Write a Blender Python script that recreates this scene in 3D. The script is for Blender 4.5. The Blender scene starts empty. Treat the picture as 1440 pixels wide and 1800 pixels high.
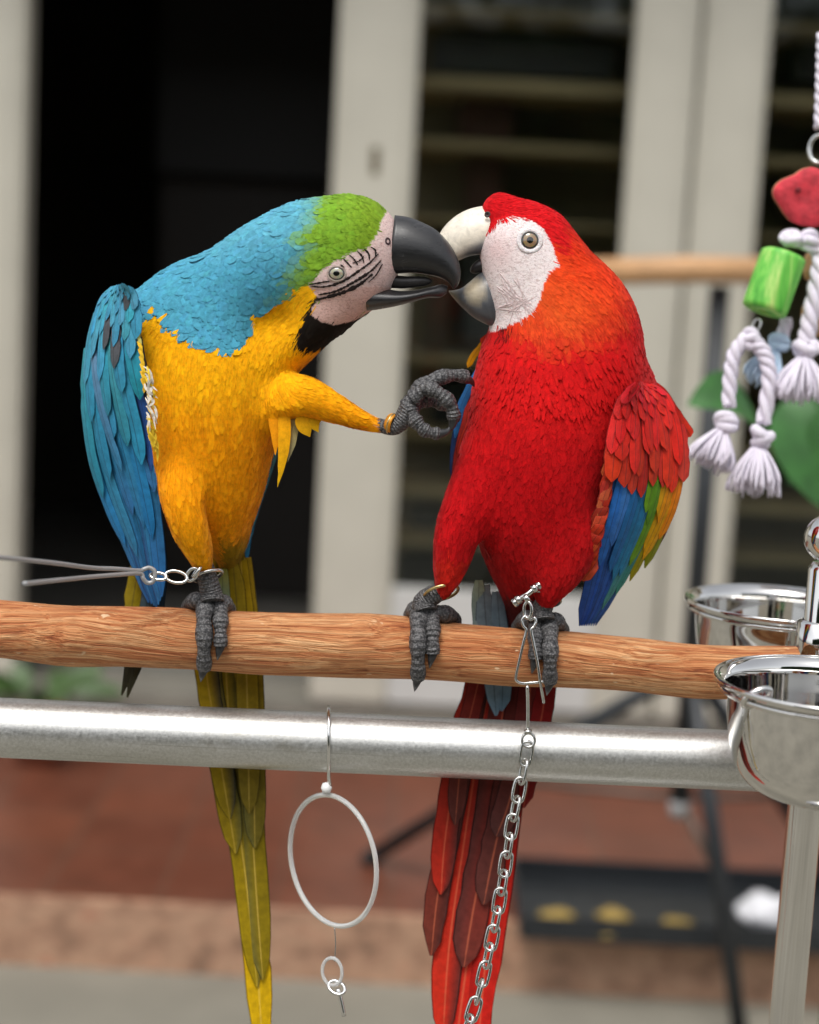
import bpy, bmesh, math, random
import numpy as np
from mathutils import Vector, Matrix, noise as mnoise

random.seed(7); np.random.seed(7)
scene = bpy.context.scene
COL = scene.collection

# ------------------------------------------------------------------ camera
FPX = 2900.0; DIST = 1.45; S = DIST / FPX            # S: metres per picture pixel at the perch
PITCH = math.radians(8.0); ROLL = math.radians(3.0)
fwd = Vector((0, math.cos(PITCH), -math.sin(PITCH)))
r0 = Vector((1, 0, 0)); u0 = Vector((0, math.sin(PITCH), math.cos(PITCH)))
RIGHT = r0 * math.cos(ROLL) + u0 * math.sin(ROLL)
UP = -r0 * math.sin(ROLL) + u0 * math.cos(ROLL)
C0 = Vector((0, 0, 1.42))
CAM = C0 - fwd * DIST
cd = bpy.data.cameras.new('camera'); cam = bpy.data.objects.new('camera', cd); COL.objects.link(cam)
M = Matrix((RIGHT, UP, -fwd)).transposed().to_4x4(); M.translation = CAM
cam.matrix_world = M
cd.sensor_fit = 'VERTICAL'; cd.sensor_height = 36.0; cd.lens = FPX / 1800.0 * 36.0
cd.clip_start = 0.05; cd.clip_end = 500
cd.dof.use_dof = True; cd.dof.focus_distance = DIST - 0.045
cd.dof.aperture_fstop = (cd.lens / 1000.0) / 0.0215
scene.camera = cam

# ------------------------------------------------------------------ world, sun, exposure
SUN_EL, SUN_AZ = math.radians(62), math.radians(200)   # azimuth of the sun, clockwise from +Y
world = bpy.data.worlds.new('World'); scene.world = world; world.use_nodes = True
wn = world.node_tree; wn.nodes.clear()
sky = wn.nodes.new('ShaderNodeTexSky'); sky.sky_type = 'NISHITA'; sky.sun_disc = False
sky.sun_elevation = SUN_EL; sky.sun_rotation = SUN_AZ; sky.dust_density = 3.0; sky.air_density = 1.0
hs = wn.nodes.new('ShaderNodeHueSaturation'); hs.inputs['Saturation'].default_value = 0.22
bg = wn.nodes.new('ShaderNodeBackground'); bg.inputs['Strength'].default_value = 0.15
wo = wn.nodes.new('ShaderNodeOutputWorld')
wn.links.new(sky.outputs[0], hs.inputs['Color']); wn.links.new(hs.outputs[0], bg.inputs['Color']); wn.links.new(bg.outputs[0], wo.inputs[0])
sd = bpy.data.lights.new('sun', 'SUN'); sd.energy = 1.1; sd.angle = math.radians(22); sd.color = (1.0, 0.96, 0.9)
sun = bpy.data.objects.new('sun', sd); COL.objects.link(sun)
sdir = Vector((math.sin(SUN_AZ) * math.cos(SUN_EL), math.cos(SUN_AZ) * math.cos(SUN_EL), math.sin(SUN_EL)))
sun.rotation_euler = sdir.to_track_quat('Z', 'Y').to_euler(); sun.location = (0, 0, 6)
vs = scene.view_settings
vs.view_transform = 'Standard'; vs.look = 'None'; vs.gamma = 1.0; vs.use_curve_mapping = False
vs.exposure = 0.5
scene.cycles.use_denoising = True
scene.cycles.max_bounces = 8; scene.cycles.glossy_bounces = 4; scene.cycles.transparent_max_bounces = 12
scene.cycles.sample_clamp_indirect = 4.0

# ------------------------------------------------------------------ coordinates
def O(u, v, w=0.0):
    """picture position + depth towards the viewer -> rigid model frame (pixels)"""
    k = 1.0 - w * S / DIST
    return ((u - 720.0) * k, (v - 900.0) * k, w)
def W(u, v, w=0.0):
    x, y, w = O(u, v, w)
    return C0 + RIGHT * (x * S) - UP * (y * S) - fwd * (w * S)
_R = np.array(RIGHT); _U = np.array(UP); _F = np.array(fwd); _C = np.array(C0)
def WA(P):                                       # model frame array -> world array
    P = np.asarray(P, float)
    return _C + P[:, :1] * S * _R - P[:, 1:2] * S * _U - P[:, 2:3] * S * _F
def UV_of(P):
    k = 1.0 - P[:, 2] * S / DIST
    return 720 + P[:, 0] / k, 900 + P[:, 1] / k
def ray(u, v): return (RIGHT * (u - 720) - UP * (v - 900) + fwd * FPX)
def atY(u, v, Y):
    d = ray(u, v); return CAM + d * ((Y - CAM.y) / d.y)
def atZ(u, v, Z):
    d = ray(u, v); return CAM + d * ((Z - CAM.z) / d.z)

# ------------------------------------------------------------------ helpers
def lin(c):
    def f(x):
        x /= 255.0
        return x / 12.92 if x <= 0.04045 else ((x + 0.055) / 1.055) ** 2.4
    return (f(c[0]), f(c[1]), f(c[2]))
def L4(*c): return (*lin(c), 1.0)

def empty(name, loc, label=None, cat=None, group=None):
    o = bpy.data.objects.new(name, None); COL.objects.link(o); o.location = loc; o.empty_display_size = 0.05
    if label: tag(o, label, cat, group)
    return o
def tag(o, label, cat, group=None):
    o['label'] = label; o['category'] = cat
    if group: o['group'] = group
    return o
def root_loc(p):
    l = Vector((0, 0, 0))
    while p is not None:
        l += p.location; p = p.parent
    return l
def link(name, me, mat, parent=None, loc=None):
    o = bpy.data.objects.new(name, me); COL.objects.link(o)
    if mat is not None:
        for m in (mat if isinstance(mat, (list, tuple)) else [mat]): me.materials.append(m)
    if parent is not None: o.parent = parent
    if loc is not None: o.location = loc
    return o
def mesh_obj(name, V, F, mat, parent=None, colors=None, uvs=None, smooth=True, matidx=None, offset=True):
    """V in world coordinates; stored relative to the parent's place"""
    V = np.asarray(V, float)
    base = root_loc(parent) if (parent is not None and offset) else Vector((0, 0, 0))
    V = V - np.array(base)
    me = bpy.data.meshes.new(name)
    F = np.asarray(F) if not isinstance(F, list) else F
    if isinstance(F, np.ndarray):
        n, k = F.shape
        me.vertices.add(len(V)); me.vertices.foreach_set('co', V.astype(np.float32).ravel())
        me.loops.add(n * k); me.loops.foreach_set('vertex_index', F.astype(np.int32).ravel())
        me.polygons.add(n); me.polygons.foreach_set('loop_start', np.arange(0, n * k, k, dtype=np.int32))
        me.update(calc_edges=True)
    else:
        me.from_pydata([tuple(p) for p in V], [], [tuple(f) for f in F]); me.update()
    if smooth: me.polygons.foreach_set('use_smooth', np.ones(len(me.polygons), bool))
    if matidx is not None: me.polygons.foreach_set('material_index', np.asarray(matidx, np.int32))
    if colors is not None:
        C = np.asarray(colors, np.float32)
        if C.shape[1] == 3: C = np.hstack([C, np.ones((len(C), 1), np.float32)])
        at = me.color_attributes.new('col', 'FLOAT_COLOR', 'POINT'); at.data.foreach_set('color', C.ravel())
    if uvs is not None:
        uvl = me.uv_layers.new(name='UVMap'); U = np.asarray(uvs, np.float32)
        li = np.empty(len(me.loops), np.int32); me.loops.foreach_get('vertex_index', li)
        uvl.data.foreach_set('uv', U[li].ravel())
    me.validate(verbose=False)
    return link(name, me, mat, parent)

def catmull(pts, n):
    P = [np.array(p, float) for p in pts]
    if len(P) == 2: return np.array([P[0] + (P[1] - P[0]) * t for t in np.linspace(0, 1, n)])
    P = [2 * P[0] - P[1]] + P + [2 * P[-1] - P[-2]]
    out = []; m = len(P) - 3
    for t in np.linspace(0, m - 1e-9, n):
        i = int(t); f = t - i; a, b, c, d = P[i:i + 4]
        out.append(0.5 * (2 * b + (c - a) * f + (2 * a - 5 * b + 4 * c - d) * f * f + (3 * b - a - 3 * c + d) * f ** 3))
    return np.array(out)

def tube_data(pts, radii, seg=10, caps=True, flat=1.0, up=None, closed=False):
    """pts Nx3; radii scalar or N. returns V,F(list), uv, ring index"""
    P = np.asarray(pts, float); n = len(P)
    r = np.full(n, radii, float) if np.isscalar(radii) else np.asarray(radii, float)
    T = np.gradient(P, axis=0)
    if closed: T = np.roll(P, -1, 0) - np.roll(P, 1, 0)
    T /= np.linalg.norm(T, axis=1, keepdims=True) + 1e-12
    nv = np.array(up, float) if up is not None else (np.array([0, 0, 1.0]) if abs(T[0][2]) < 0.9 else np.array([1.0, 0, 0]))
    V = []; UV = []
    for i in range(n):
        nv = nv - T[i] * nv.dot(T[i]); nv /= np.linalg.norm(nv) + 1e-12
        b = np.cross(T[i], nv)
        for j in range(seg):
            a = 2 * math.pi * j / seg
            V.append(P[i] + r[i] * (math.cos(a) * nv * flat + math.sin(a) * b)); UV.append((j / seg, i / max(1, n - 1)))
    F = []
    m = n if closed else n - 1
    for i in range(m):
        i2 = (i + 1) % n
        for j in range(seg):
            F.append((i * seg + j, i * seg + (j + 1) % seg, i2 * seg + (j + 1) % seg, i2 * seg + j))
    if caps and not closed:
        V.append(P[0]); UV.append((.5, 0)); c0 = len(V) - 1; V.append(P[-1]); UV.append((.5, 1)); c1 = c0 + 1
        for j in range(seg):
            F.append((c0, (j + 1) % seg, j)); F.append((c1, (n - 1) * seg + j, (n - 1) * seg + (j + 1) % seg))
    return np.array(V), F, UV
def tube(name, pts, radii, mat, parent=None, seg=10, **k):
    V, F, uv = tube_data(pts, radii, seg, **k)
    return mesh_obj(name, V, F, mat, parent, uvs=uv)
def merge(datas):
    V = []; F = []; U = []; o = 0
    for v, f, u in datas:
        V.append(v); U += list(u); F += [tuple(i + o for i in q) for q in f]; o += len(v)
    return np.vstack(V), F, U
def lathe_data(profile, center, axis=(0, 0, 1), seg=48):
    ax = Vector(axis).normalized(); a = ax.orthogonal().normalized(); b = ax.cross(a)
    V = []; F = []; U = []
    n = len(profile)
    for i, (r, z) in enumerate(profile):
        for j in range(seg):
            t = 2 * math.pi * j / seg
            V.append(Vector(center) + ax * z + a * (r * math.cos(t)) + b * (r * math.sin(t))); U.append((j / seg, i / (n - 1)))
    for i in range(n - 1):
        for j in range(seg): F.append((i * seg + j, i * seg + (j + 1) % seg, (i + 1) * seg + (j + 1) % seg, (i + 1) * seg + j))
    return np.array([tuple(v) for v in V]), F, U
def lathe(name, profile, center, mat, parent=None, axis=(0, 0, 1), seg=48):
    V, F, U = lathe_data(profile, center, axis, seg)
    return mesh_obj(name, V, F, mat, parent, uvs=U)
def box_bm(x0, x1, y0, y1, z0, z1, bev=0.0):
    bm = bmesh.new(); bmesh.ops.create_cube(bm, size=1)
    for v in bm.verts: v.co = Vector(((x0 + x1) / 2 + v.co.x * (x1 - x0), (y0 + y1) / 2 + v.co.y * (y1 - y0), (z0 + z1) / 2 + v.co.z * (z1 - z0)))
    if bev: bmesh.ops.bevel(bm, geom=list(bm.edges), offset=bev, segments=2, affect='EDGES')
    return bm
def box(name, x0, x1, y0, y1, z0, z1, mat, parent=None, bev=0.004):
    bm = box_bm(x0, x1, y0, y1, z0, z1, bev)
    base = root_loc(parent) if parent is not None else Vector((0, 0, 0))
    bmesh.ops.translate(bm, verts=bm.verts, vec=-base)
    me = bpy.data.meshes.new(name); bm.to_mesh(me); bm.free()
    return link(name, me, mat, parent)

# ------------------------------------------------------------------ materials
def mat_new(name):
    m = bpy.data.materials.new(name); m.use_nodes = True
    nt = m.node_tree; b = nt.nodes['Principled BSDF']
    return m, nt, b
def N(nt, t, **k):
    n = nt.nodes.new(t)
    for a, v in k.items():
        if a in n.inputs: n.inputs[a].default_value = v
        else: setattr(n, a, v)
    return n
def setp(b, **k):
    for a, v in k.items(): b.inputs[a.replace('_', ' ')].default_value = v
def mapped(nt, scale=(1, 1, 1), kind='Object', rot=(0, 0, 0)):
    tc = N(nt, 'ShaderNodeTexCoord'); mp = N(nt, 'ShaderNodeMapping'); mp.inputs['Scale'].default_value = scale; mp.inputs['Rotation'].default_value = rot
    nt.links.new(tc.outputs[kind], mp.inputs[0]); return mp.outputs[0]
def noise_n(nt, vec, scale, detail=4, rough=0.6, dist=0.0):
    n = N(nt, 'ShaderNodeTexNoise'); n.inputs['Scale'].default_value = scale; n.inputs['Detail'].default_value = detail
    n.inputs['Roughness'].default_value = rough; n.inputs['Distortion'].default_value = dist
    nt.links.new(vec, n.inputs['Vector']); return n
def ramp(nt, fac, stops):
    r = N(nt, 'ShaderNodeValToRGB'); e = r.color_ramp.elements
    while len(e) < len(stops): e.new(0.5)
    for i, (p, c) in enumerate(stops): e[i].position = p; e[i].color = c if len(c) == 4 else (*c, 1)
    nt.links.new(fac, r.inputs[0]); return r.outputs[0]
def mixc(nt, a, b, fac, mode='MIX'):
    m = N(nt, 'ShaderNodeMix', data_type='RGBA', blend_type=mode)
    for s, x in ((6, a), (7, b), (0, fac)):
        if hasattr(x, 'links') or hasattr(x, 'is_linked'): nt.links.new(x, m.inputs[s])
        else: m.inputs[s].default_value = x
    return m.outputs[2]
def bump(nt, b, h, strength, dist):
    bp = N(nt, 'ShaderNodeBump'); bp.inputs['Strength'].default_value = strength; bp.inputs['Distance'].default_value = dist
    nt.links.new(h, bp.inputs['Height']); nt.links.new(bp.outputs[0], b.inputs['Normal']); return bp

def simple(name, c, rough=0.5, metal=0.0, var=0.15, vscale=20, bstr=0.0, bscale=80, **k):
    m, nt, b = mat_new(name)
    vec = mapped(nt); n = noise_n(nt, vec, vscale)
    lo = tuple(x * (1 - var) for x in c[:3]); hi = tuple(min(1, x * (1 + var)) for x in c[:3])
    nt.links.new(ramp(nt, n.outputs[0], [(0.3, lo), (0.7, hi)]), b.inputs['Base Color'])
    setp(b, Roughness=rough, Metallic=metal, **k)
    if bstr: bump(nt, b, noise_n(nt, vec, bscale).outputs[0], bstr, 0.002)
    return m

def mk_plumage():
    m, nt, b = mat_new('plumage'); a = N(nt, 'ShaderNodeAttribute', attribute_name='col')
    vec = mapped(nt); n = noise_n(nt, vec, 260, 3)
    v = ramp(nt, n.outputs[0], [(0.25, (0.78,) * 3), (0.75, (1.18,) * 3)])
    nt.links.new(mixc(nt, a.outputs['Color'], v, 1.0, 'MULTIPLY'), b.inputs['Base Color'])
    setp(b, Roughness=0.75, Specular_IOR_Level=0.12, Sheen_Weight=0.04, Sheen_Roughness=0.5)
    w = N(nt, 'ShaderNodeTexWave', wave_type='BANDS', bands_direction='X'); w.inputs['Scale'].default_value = 5; w.inputs['Distortion'].default_value = 3.0
    nt.links.new(mapped(nt, (1, 0.4, 1), 'UV'), w.inputs['Vector'])
    bump(nt, b, w.outputs['Fac'], 0.25, 0.0006)
    return m
def mk_feather(name='flight_feather', shaft_mul=None):
    m, nt, b = mat_new(name); a = N(nt, 'ShaderNodeAttribute', attribute_name='col')
    tc = N(nt, 'ShaderNodeTexCoord'); sp = N(nt, 'ShaderNodeSeparateXYZ'); nt.links.new(tc.outputs['UV'], sp.inputs[0])
    def mth(op, x, y=None):
        k = N(nt, 'ShaderNodeMath', operation=op)
        for i, q in enumerate((x, y)):
            if q is None: continue
            if hasattr(q, 'is_linked'): nt.links.new(q, k.inputs[i])
            else: k.inputs[i].default_value = q
        return k.outputs[0]
    d = mth('ABSOLUTE', mth('SUBTRACT', sp.outputs[0], 0.5))           # 0 at the shaft, .5 at the edge
    # barbs: slanted fine lines from the shaft to the edge
    sl = mth('ADD', mth('MULTIPLY', sp.outputs[1], 90.0), mth('MULTIPLY', d, -34.0))
    nz = noise_n(nt, mapped(nt), 150, 3)
    barb = mth('SINE', mth('MULTIPLY', mth('ADD', sl, mth('MULTIPLY', nz.outputs[0], 2.5)), 6.283))
    shaft = ramp(nt, d, [(0.0, (1, 1, 1)), (0.045, (0, 0, 0))])
    edge = ramp(nt, d, [(0.36, (1, 1, 1)), (0.44, (1.12, 1.12, 1.12)), (0.47, (0.42, 0.42, 0.46)), (0.5, (0.25, 0.25, 0.3))])  # dark rim: the feather's own fringe plus painted-in shade between feathers
    c1 = mixc(nt, a.outputs['Color'], ramp(nt, nz.outputs[0], [(0.3, (0.80,) * 3), (0.7, (1.15,) * 3)]), 1.0, 'MULTIPLY')
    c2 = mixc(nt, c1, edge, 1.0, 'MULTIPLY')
    c3 = mixc(nt, c2, mixc(nt, c2, (0.02, 0.02, 0.02, 1), 0.65) if shaft_mul is None else mixc(nt, c2, shaft_mul, 0.5), shaft)
    nt.links.new(c3, b.inputs['Base Color'])
    setp(b, Roughness=0.55, Specular_IOR_Level=0.16)
    bump(nt, b, mth('ADD', mth('MULTIPLY', barb, 0.35), mth('MULTIPLY', nz.outputs[0], 0.8)), 0.3, 0.0008)
    return m
def mk_skin():
    m, nt, b = mat_new('face_skin'); a = N(nt, 'ShaderNodeAttribute', attribute_name='col')
    vec = mapped(nt, (1, 1, 2.2), rot=(0, 0.7, 0)); n = noise_n(nt, vec, 330, 4, 0.7, 1.2)
    n2 = noise_n(nt, mapped(nt), 60, 3)
    v = ramp(nt, n.outputs[0], [(0.36, (0.66, 0.57, 0.56)), (0.5, (1.0, 0.99, 0.99)), (0.65, (1.08, 1.08, 1.08))])
    nt.links.new(mixc(nt, a.outputs['Color'], v, 1.0, 'MULTIPLY'), b.inputs['Base Color'])
    setp(b, Roughness=0.5, Specular_IOR_Level=0.35, Subsurface_Weight=0.15, Subsurface_Scale=0.004)
    b.inputs['Subsurface Radius'].default_value = (1, 0.4, 0.3)
    bump(nt, b, n.outputs[0], 0.55, 0.0014)
    return m
def mk_beak(name, rough, coat):
    m, nt, b = mat_new(name); a = N(nt, 'ShaderNodeAttribute', attribute_name='col')
    vec = mapped(nt, (1, 1, 1)); n = noise_n(nt, vec, 120, 5, 0.65, 0.6)
    v = ramp(nt, n.outputs[0], [(0.3, (0.75,) * 3), (0.7, (1.2,) * 3)])
    nt.links.new(mixc(nt, a.outputs['Color'], v, 1.0, 'MULTIPLY'), b.inputs['Base Color'])
    fl = N(nt, 'ShaderNodeTexVoronoi', feature='DISTANCE_TO_EDGE'); fl.inputs['Scale'].default_value = 95
    nt.links.new(mapped(nt, (1, 1, 2.2), rot=(0, 0.5, 0)), fl.inputs['Vector'])
    lay = ramp(nt, fl.outputs[0], [(0.0, (1, 1, 1)), (0.02, (0, 0, 0))]); msk = ramp(nt, noise_n(nt, vec, 34, 3).outputs[0], [(0.54, (0, 0, 0)), (0.62, (1, 1, 1))])
    bc = b.inputs['Base Color'].links[0].from_socket
    lm = mixc(nt, lay, msk, 1.0, 'MULTIPLY')
    lf = N(nt, 'ShaderNodeMath', operation='MULTIPLY'); lf.inputs[1].default_value = 0.35; nt.links.new(lm, lf.inputs[0])
    nt.links.new(mixc(nt, bc, (0.22, 0.215, 0.21, 1), lf.outputs[0]), b.inputs['Base Color'])
    r = ramp(nt, noise_n(nt, mapped(nt, (1, 1, 3)), 160, 4).outputs[0], [(0.3, (rough,) * 3), (0.75, (rough + 0.22,) * 3)])
    nt.links.new(r, b.inputs['Roughness'])
    setp(b, Specular_IOR_Level=0.5, Coat_Weight=coat, Coat_Roughness=0.25)
    bump(nt, b, noise_n(nt, mapped(nt, (1, 1, 4)), 190, 5, 0.7).outputs[0], 0.18, 0.001)
    return m
def mk_foot():
    m, nt, b = mat_new('scaly_foot')
    vec = mapped(nt); vo = N(nt, 'ShaderNodeTexVoronoi', feature='F1'); vo.inputs['Scale'].default_value = 560; nt.links.new(vec, vo.inputs['Vector'])
    n = noise_n(nt, vec, 130)
    c = ramp(nt, vo.outputs['Distance'], [(0.0, (0.17, 0.166, 0.165)), (0.45, (0.085, 0.083, 0.084)), (0.85, (0.022, 0.022, 0.024))])
    v = ramp(nt, n.outputs[0], [(0.3, (0.7,) * 3), (0.7, (1.3,) * 3)])
    nt.links.new(mixc(nt, c, v, 1.0, 'MULTIPLY'), b.inputs['Base Color'])
    inv = N(nt, 'ShaderNodeMath', operation='SUBTRACT'); inv.inputs[0].default_value = 1.0; nt.links.new(vo.outputs['Distance'], inv.inputs[1])
    tc2 = N(nt, 'ShaderNodeTexCoord'); sx = N(nt, 'ShaderNodeSeparateXYZ'); nt.links.new(tc2.outputs['UV'], sx.inputs[0])
    ml = N(nt, 'ShaderNodeMath', operation='MULTIPLY'); ml.inputs[1].default_value = 15 * math.pi; nt.links.new(sx.outputs[1], ml.inputs[0])
    sn = N(nt, 'ShaderNodeMath', operation='SINE'); nt.links.new(ml.outputs[0], sn.inputs[0]); ab = N(nt, 'ShaderNodeMath', operation='ABSOLUTE'); nt.links.new(sn.outputs[0], ab.inputs[0])
    band_c = ramp(nt, ab.outputs[0], [(0.0, (0.62,) * 3), (0.4, (1.0,) * 3), (1.0, (1.3,) * 3)])
    old = b.inputs['Base Color'].links[0].from_socket
    nt.links.new(mixc(nt, old, band_c, 1.0, 'MULTIPLY'), b.inputs['Base Color'])
    hsum = N(nt, 'ShaderNodeMath', operation='ADD'); nt.links.new(inv.outputs[0], hsum.inputs[0]); nt.links.new(ab.outputs[0], hsum.inputs[1])
    setp(b, Roughness=0.45, Specular_IOR_Level=0.4)
    bump(nt, b, hsum.outputs[0], 0.6, 0.0012)
    return m
def mk_wood():
    m, nt, b = mat_new('perch_wood')
    tc = N(nt, 'ShaderNodeTexCoord')
    n0 = noise_n(nt, mapped(nt, (5, 14, 14)), 1.0, 3, 0.5)           # slow warp that bends the grain
    mp = N(nt, 'ShaderNodeVectorMath', operation='MULTIPLY_ADD'); mp.inputs[1].default_value = (0.0, 0.03, 0.03)
    nt.links.new(n0.outputs[1], mp.inputs[0]); nt.links.new(tc.outputs['Object'], mp.inputs[2])
    sc = N(nt, 'ShaderNodeMapping'); sc.inputs['Scale'].default_value = (4.5, 300, 300); nt.links.new(mp.outputs[0], sc.inputs[0])
    g = noise_n(nt, sc.outputs[0], 1.0, 6, 0.62, 0.5)
    sc2 = N(nt, 'ShaderNodeMapping'); sc2.inputs['Scale'].default_value = (13, 950, 950); nt.links.new(mp.outputs[0], sc2.inputs[0])
    g2 = noise_n(nt, sc2.outputs[0], 1.0, 3, 0.6)
    c = ramp(nt, g.outputs[0], [(0.28, L4(120, 62, 32)), (0.40, L4(182, 114, 70)), (0.52, L4(206, 150, 102)), (0.66, L4(226, 182, 136)), (0.78, L4(194, 124, 76))])
    c2 = mixc(nt, c, ramp(nt, g2.outputs[0], [(0.34, (0.5, 0.42, 0.38)), (0.5, (0.98, 0.97, 0.96)), (0.65, (1.1, 1.1, 1.1))]), 0.85, 'MULTIPLY')
    big = noise_n(nt, mapped(nt, (6, 20, 20)), 1.0, 3)
    c3 = mixc(nt, c2, ramp(nt, big.outputs[0], [(0.35, (0.92, 0.74, 0.62)), (0.65, (1.08, 1.05, 1.0))]), 0.9, 'MULTIPLY')
    st = noise_n(nt, mapped(nt, (14, 30, 30)), 1.0, 5, 0.7)
    c3 = mixc(nt, c3, ramp(nt, st.outputs[0], [(0.60, (1, 1, 1)), (0.70, (0.74, 0.66, 0.58))]), 0.75, 'MULTIPLY')
    chip = noise_n(nt, mapped(nt, (60, 120, 120)), 1.0, 2)
    c3 = mixc(nt, c3, L4(236, 206, 166), ramp(nt, chip.outputs[0], [(0.70, (0, 0, 0)), (0.74, (0.8, 0.8, 0.8))]))
    nt.links.new(c3, b.inputs['Base Color']); setp(b, Roughness=0.62, Specular_IOR_Level=0.3)
    ad = N(nt, 'ShaderNodeMath', operation='ADD'); nt.links.new(g.outputs[0], ad.inputs[0]); nt.links.new(g2.outputs[0], ad.inputs[1])
    bump(nt, b, ad.outputs[0], 0.8, 0.0022)
    return m
def mk_pipe():
    m, nt, b = mat_new('galvanised_steel')
    n = noise_n(nt, mapped(nt), 420, 3, 0.7); n2 = noise_n(nt, mapped(nt, (3, 12, 12)), 3.0, 5)
    c = ramp(nt, n.outputs[0], [(0.3, L4(194, 194, 191)), (0.7, L4(222, 222, 220))])
    c2 = mixc(nt, c, ramp(nt, n2.outputs[0], [(0.35, (0.86, 0.86, 0.84)), (0.65, (1, 1, 1))]), 1.0, 'MULTIPLY')
    scr = noise_n(nt, mapped(nt, (2.0, 420, 420)), 1.0, 2)
    c3 = mixc(nt, c2, ramp(nt, scr.outputs[0], [(0.30, (0.7, 0.69, 0.66)), (0.36, (1, 1, 1))]), 0.7, 'MULTIPLY')
    stn = noise_n(nt, mapped(nt, (9, 9, 22)), 1.0, 5, 0.7)
    c4 = mixc(nt, c3, ramp(nt, stn.outputs[0], [(0.62, (1, 1, 1)), (0.72, (0.8, 0.77, 0.7))]), 0.8, 'MULTIPLY')
    nt.links.new(c4, b.inputs['Base Color']); setp(b, Metallic=0.9)
    nt.links.new(ramp(nt, n.outputs[0], [(0.3, (0.34,) * 3), (0.7, (0.5,) * 3)]), b.inputs['Roughness'])
    bump(nt, b, n.outputs[0], 0.12, 0.0005)
    return m
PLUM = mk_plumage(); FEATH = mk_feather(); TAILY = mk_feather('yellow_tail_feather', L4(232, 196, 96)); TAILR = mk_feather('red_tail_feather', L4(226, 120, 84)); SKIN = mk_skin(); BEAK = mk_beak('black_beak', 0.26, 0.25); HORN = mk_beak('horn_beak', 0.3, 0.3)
FOOT = mk_foot(); WOOD = mk_wood(); PIPE = mk_pipe()
CHROME = simple('polished_steel', (0.72, 0.71, 0.69), 0.05, 1.0, 0.03, 30)
STEEL = simple('chain_steel', (0.62, 0.62, 0.6), 0.22, 1.0, 0.12, 200, 0.1, 300)
BRASS = simple('brass_band', (0.62, 0.48, 0.22), 0.3, 1.0, 0.1, 200)
ORANGE_BAND = simple('orange_band', lin((205, 135, 30)), 0.4, 0.3, 0.1, 200)
CLAW = simple('claw_horn', (0.03, 0.03, 0.032), 0.3, 0, 0.3, 200)
DARK = simple('mouth_dark', (0.02, 0.018, 0.018), 0.45, 0, 0.3, 200)
FRAME = simple('cream_paint', lin((190, 186, 172)), 0.45, 0, 0.05, 4, 0.05, 60)
FRAME2 = simple('sill_paint', lin((196, 196, 192)), 0.5, 0, 0.06, 5)
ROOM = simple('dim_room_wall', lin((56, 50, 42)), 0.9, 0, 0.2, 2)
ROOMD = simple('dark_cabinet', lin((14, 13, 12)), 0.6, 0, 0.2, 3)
SHELF = simple('shelf_board', lin((190, 168, 126)), 0.6, 0, 0.1, 6)
CONC = simple('grey_concrete', lin((122, 118, 108)), 0.85, 0, 0.16, 7, 0.3, 60)
BLACKM = simple('black_painted_metal', lin((40, 43, 46)), 0.4, 0.2, 0.2, 20)
GLASS_M, nt, b = mat_new('door_glass')
nt.nodes.remove(b); out = nt.nodes['Material Output']
gl = N(nt, 'ShaderNodeBsdfGlossy'); gl.inputs['Roughness'].default_value = 0.02; gl.inputs['Color'].default_value = (0.8, 0.85, 0.85, 1)
tr = N(nt, 'ShaderNodeBsdfTransparent'); tr.inputs['Color'].default_value = (0.86, 0.88, 0.86, 1)
fr = N(nt, 'ShaderNodeFresnel'); fr.inputs['IOR'].default_value = 1.45
mx = N(nt, 'ShaderNodeMixShader'); nt.links.new(fr.outputs[0], mx.inputs[0]); nt.links.new(tr.outputs[0], mx.inputs[1]); nt.links.new(gl.outputs[0], mx.inputs[2]); nt.links.new(mx.outputs[0], out.inputs[0])

def mk_terracotta():
    m, nt, b = mat_new('terracotta_tiles')
    vec = mapped(nt); br = N(nt, 'ShaderNodeTexBrick'); br.offset = 0.0
    br.inputs['Scale'].default_value = 1.0; br.inputs['Brick Width'].default_value = 0.3; br.inputs['Row Height'].default_value = 0.3; br.inputs['Mortar Size'].default_value = 0.006
    br.inputs['Color1'].default_value = L4(112, 64, 46); br.inputs['Color2'].default_value = L4(100, 57, 42); br.inputs['Mortar'].default_value = L4(98, 68, 54)
    nt.links.new(vec, br.inputs['Vector'])
    n = noise_n(nt, vec, 9, 4)
    nt.links.new(mixc(nt, br.outputs[0], ramp(nt, n.outputs[0], [(0.3, (0.8,) * 3), (0.7, (1.15,) * 3)]), 1.0, 'MULTIPLY'), b.inputs['Base Color'])
    setp(b, Roughness=0.4, Specular_IOR_Level=0.4); bump(nt, b, n.outputs[0], 0.1, 0.004)
    return m
def mk_mosaic():
    m, nt, b = mat_new('stone_edging')
    vec = mapped(nt, (1, 1, 1.6)); n = noise_n(nt, vec, 10, 5, 0.65); n2 = noise_n(nt, vec, 38, 3)
    c = ramp(nt, n.outputs[0], [(0.34, L4(122, 96, 78)), (0.45, L4(164, 126, 102)), (0.58, L4(180, 144, 118)), (0.7, L4(170, 118, 94))])
    nt.links.new(mixc(nt, c, ramp(nt, n2.outputs[0], [(0.35, (0.84,) * 3), (0.6, (1.06,) * 3)]), 1.0, 'MULTIPLY'), b.inputs['Base Color'])
    setp(b, Roughness=0.7); bump(nt, b, n2.outputs[0], 0.4, 0.006)
    return m
TERRA = mk_terracotta(); MOSAIC = mk_mosaic()

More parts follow.
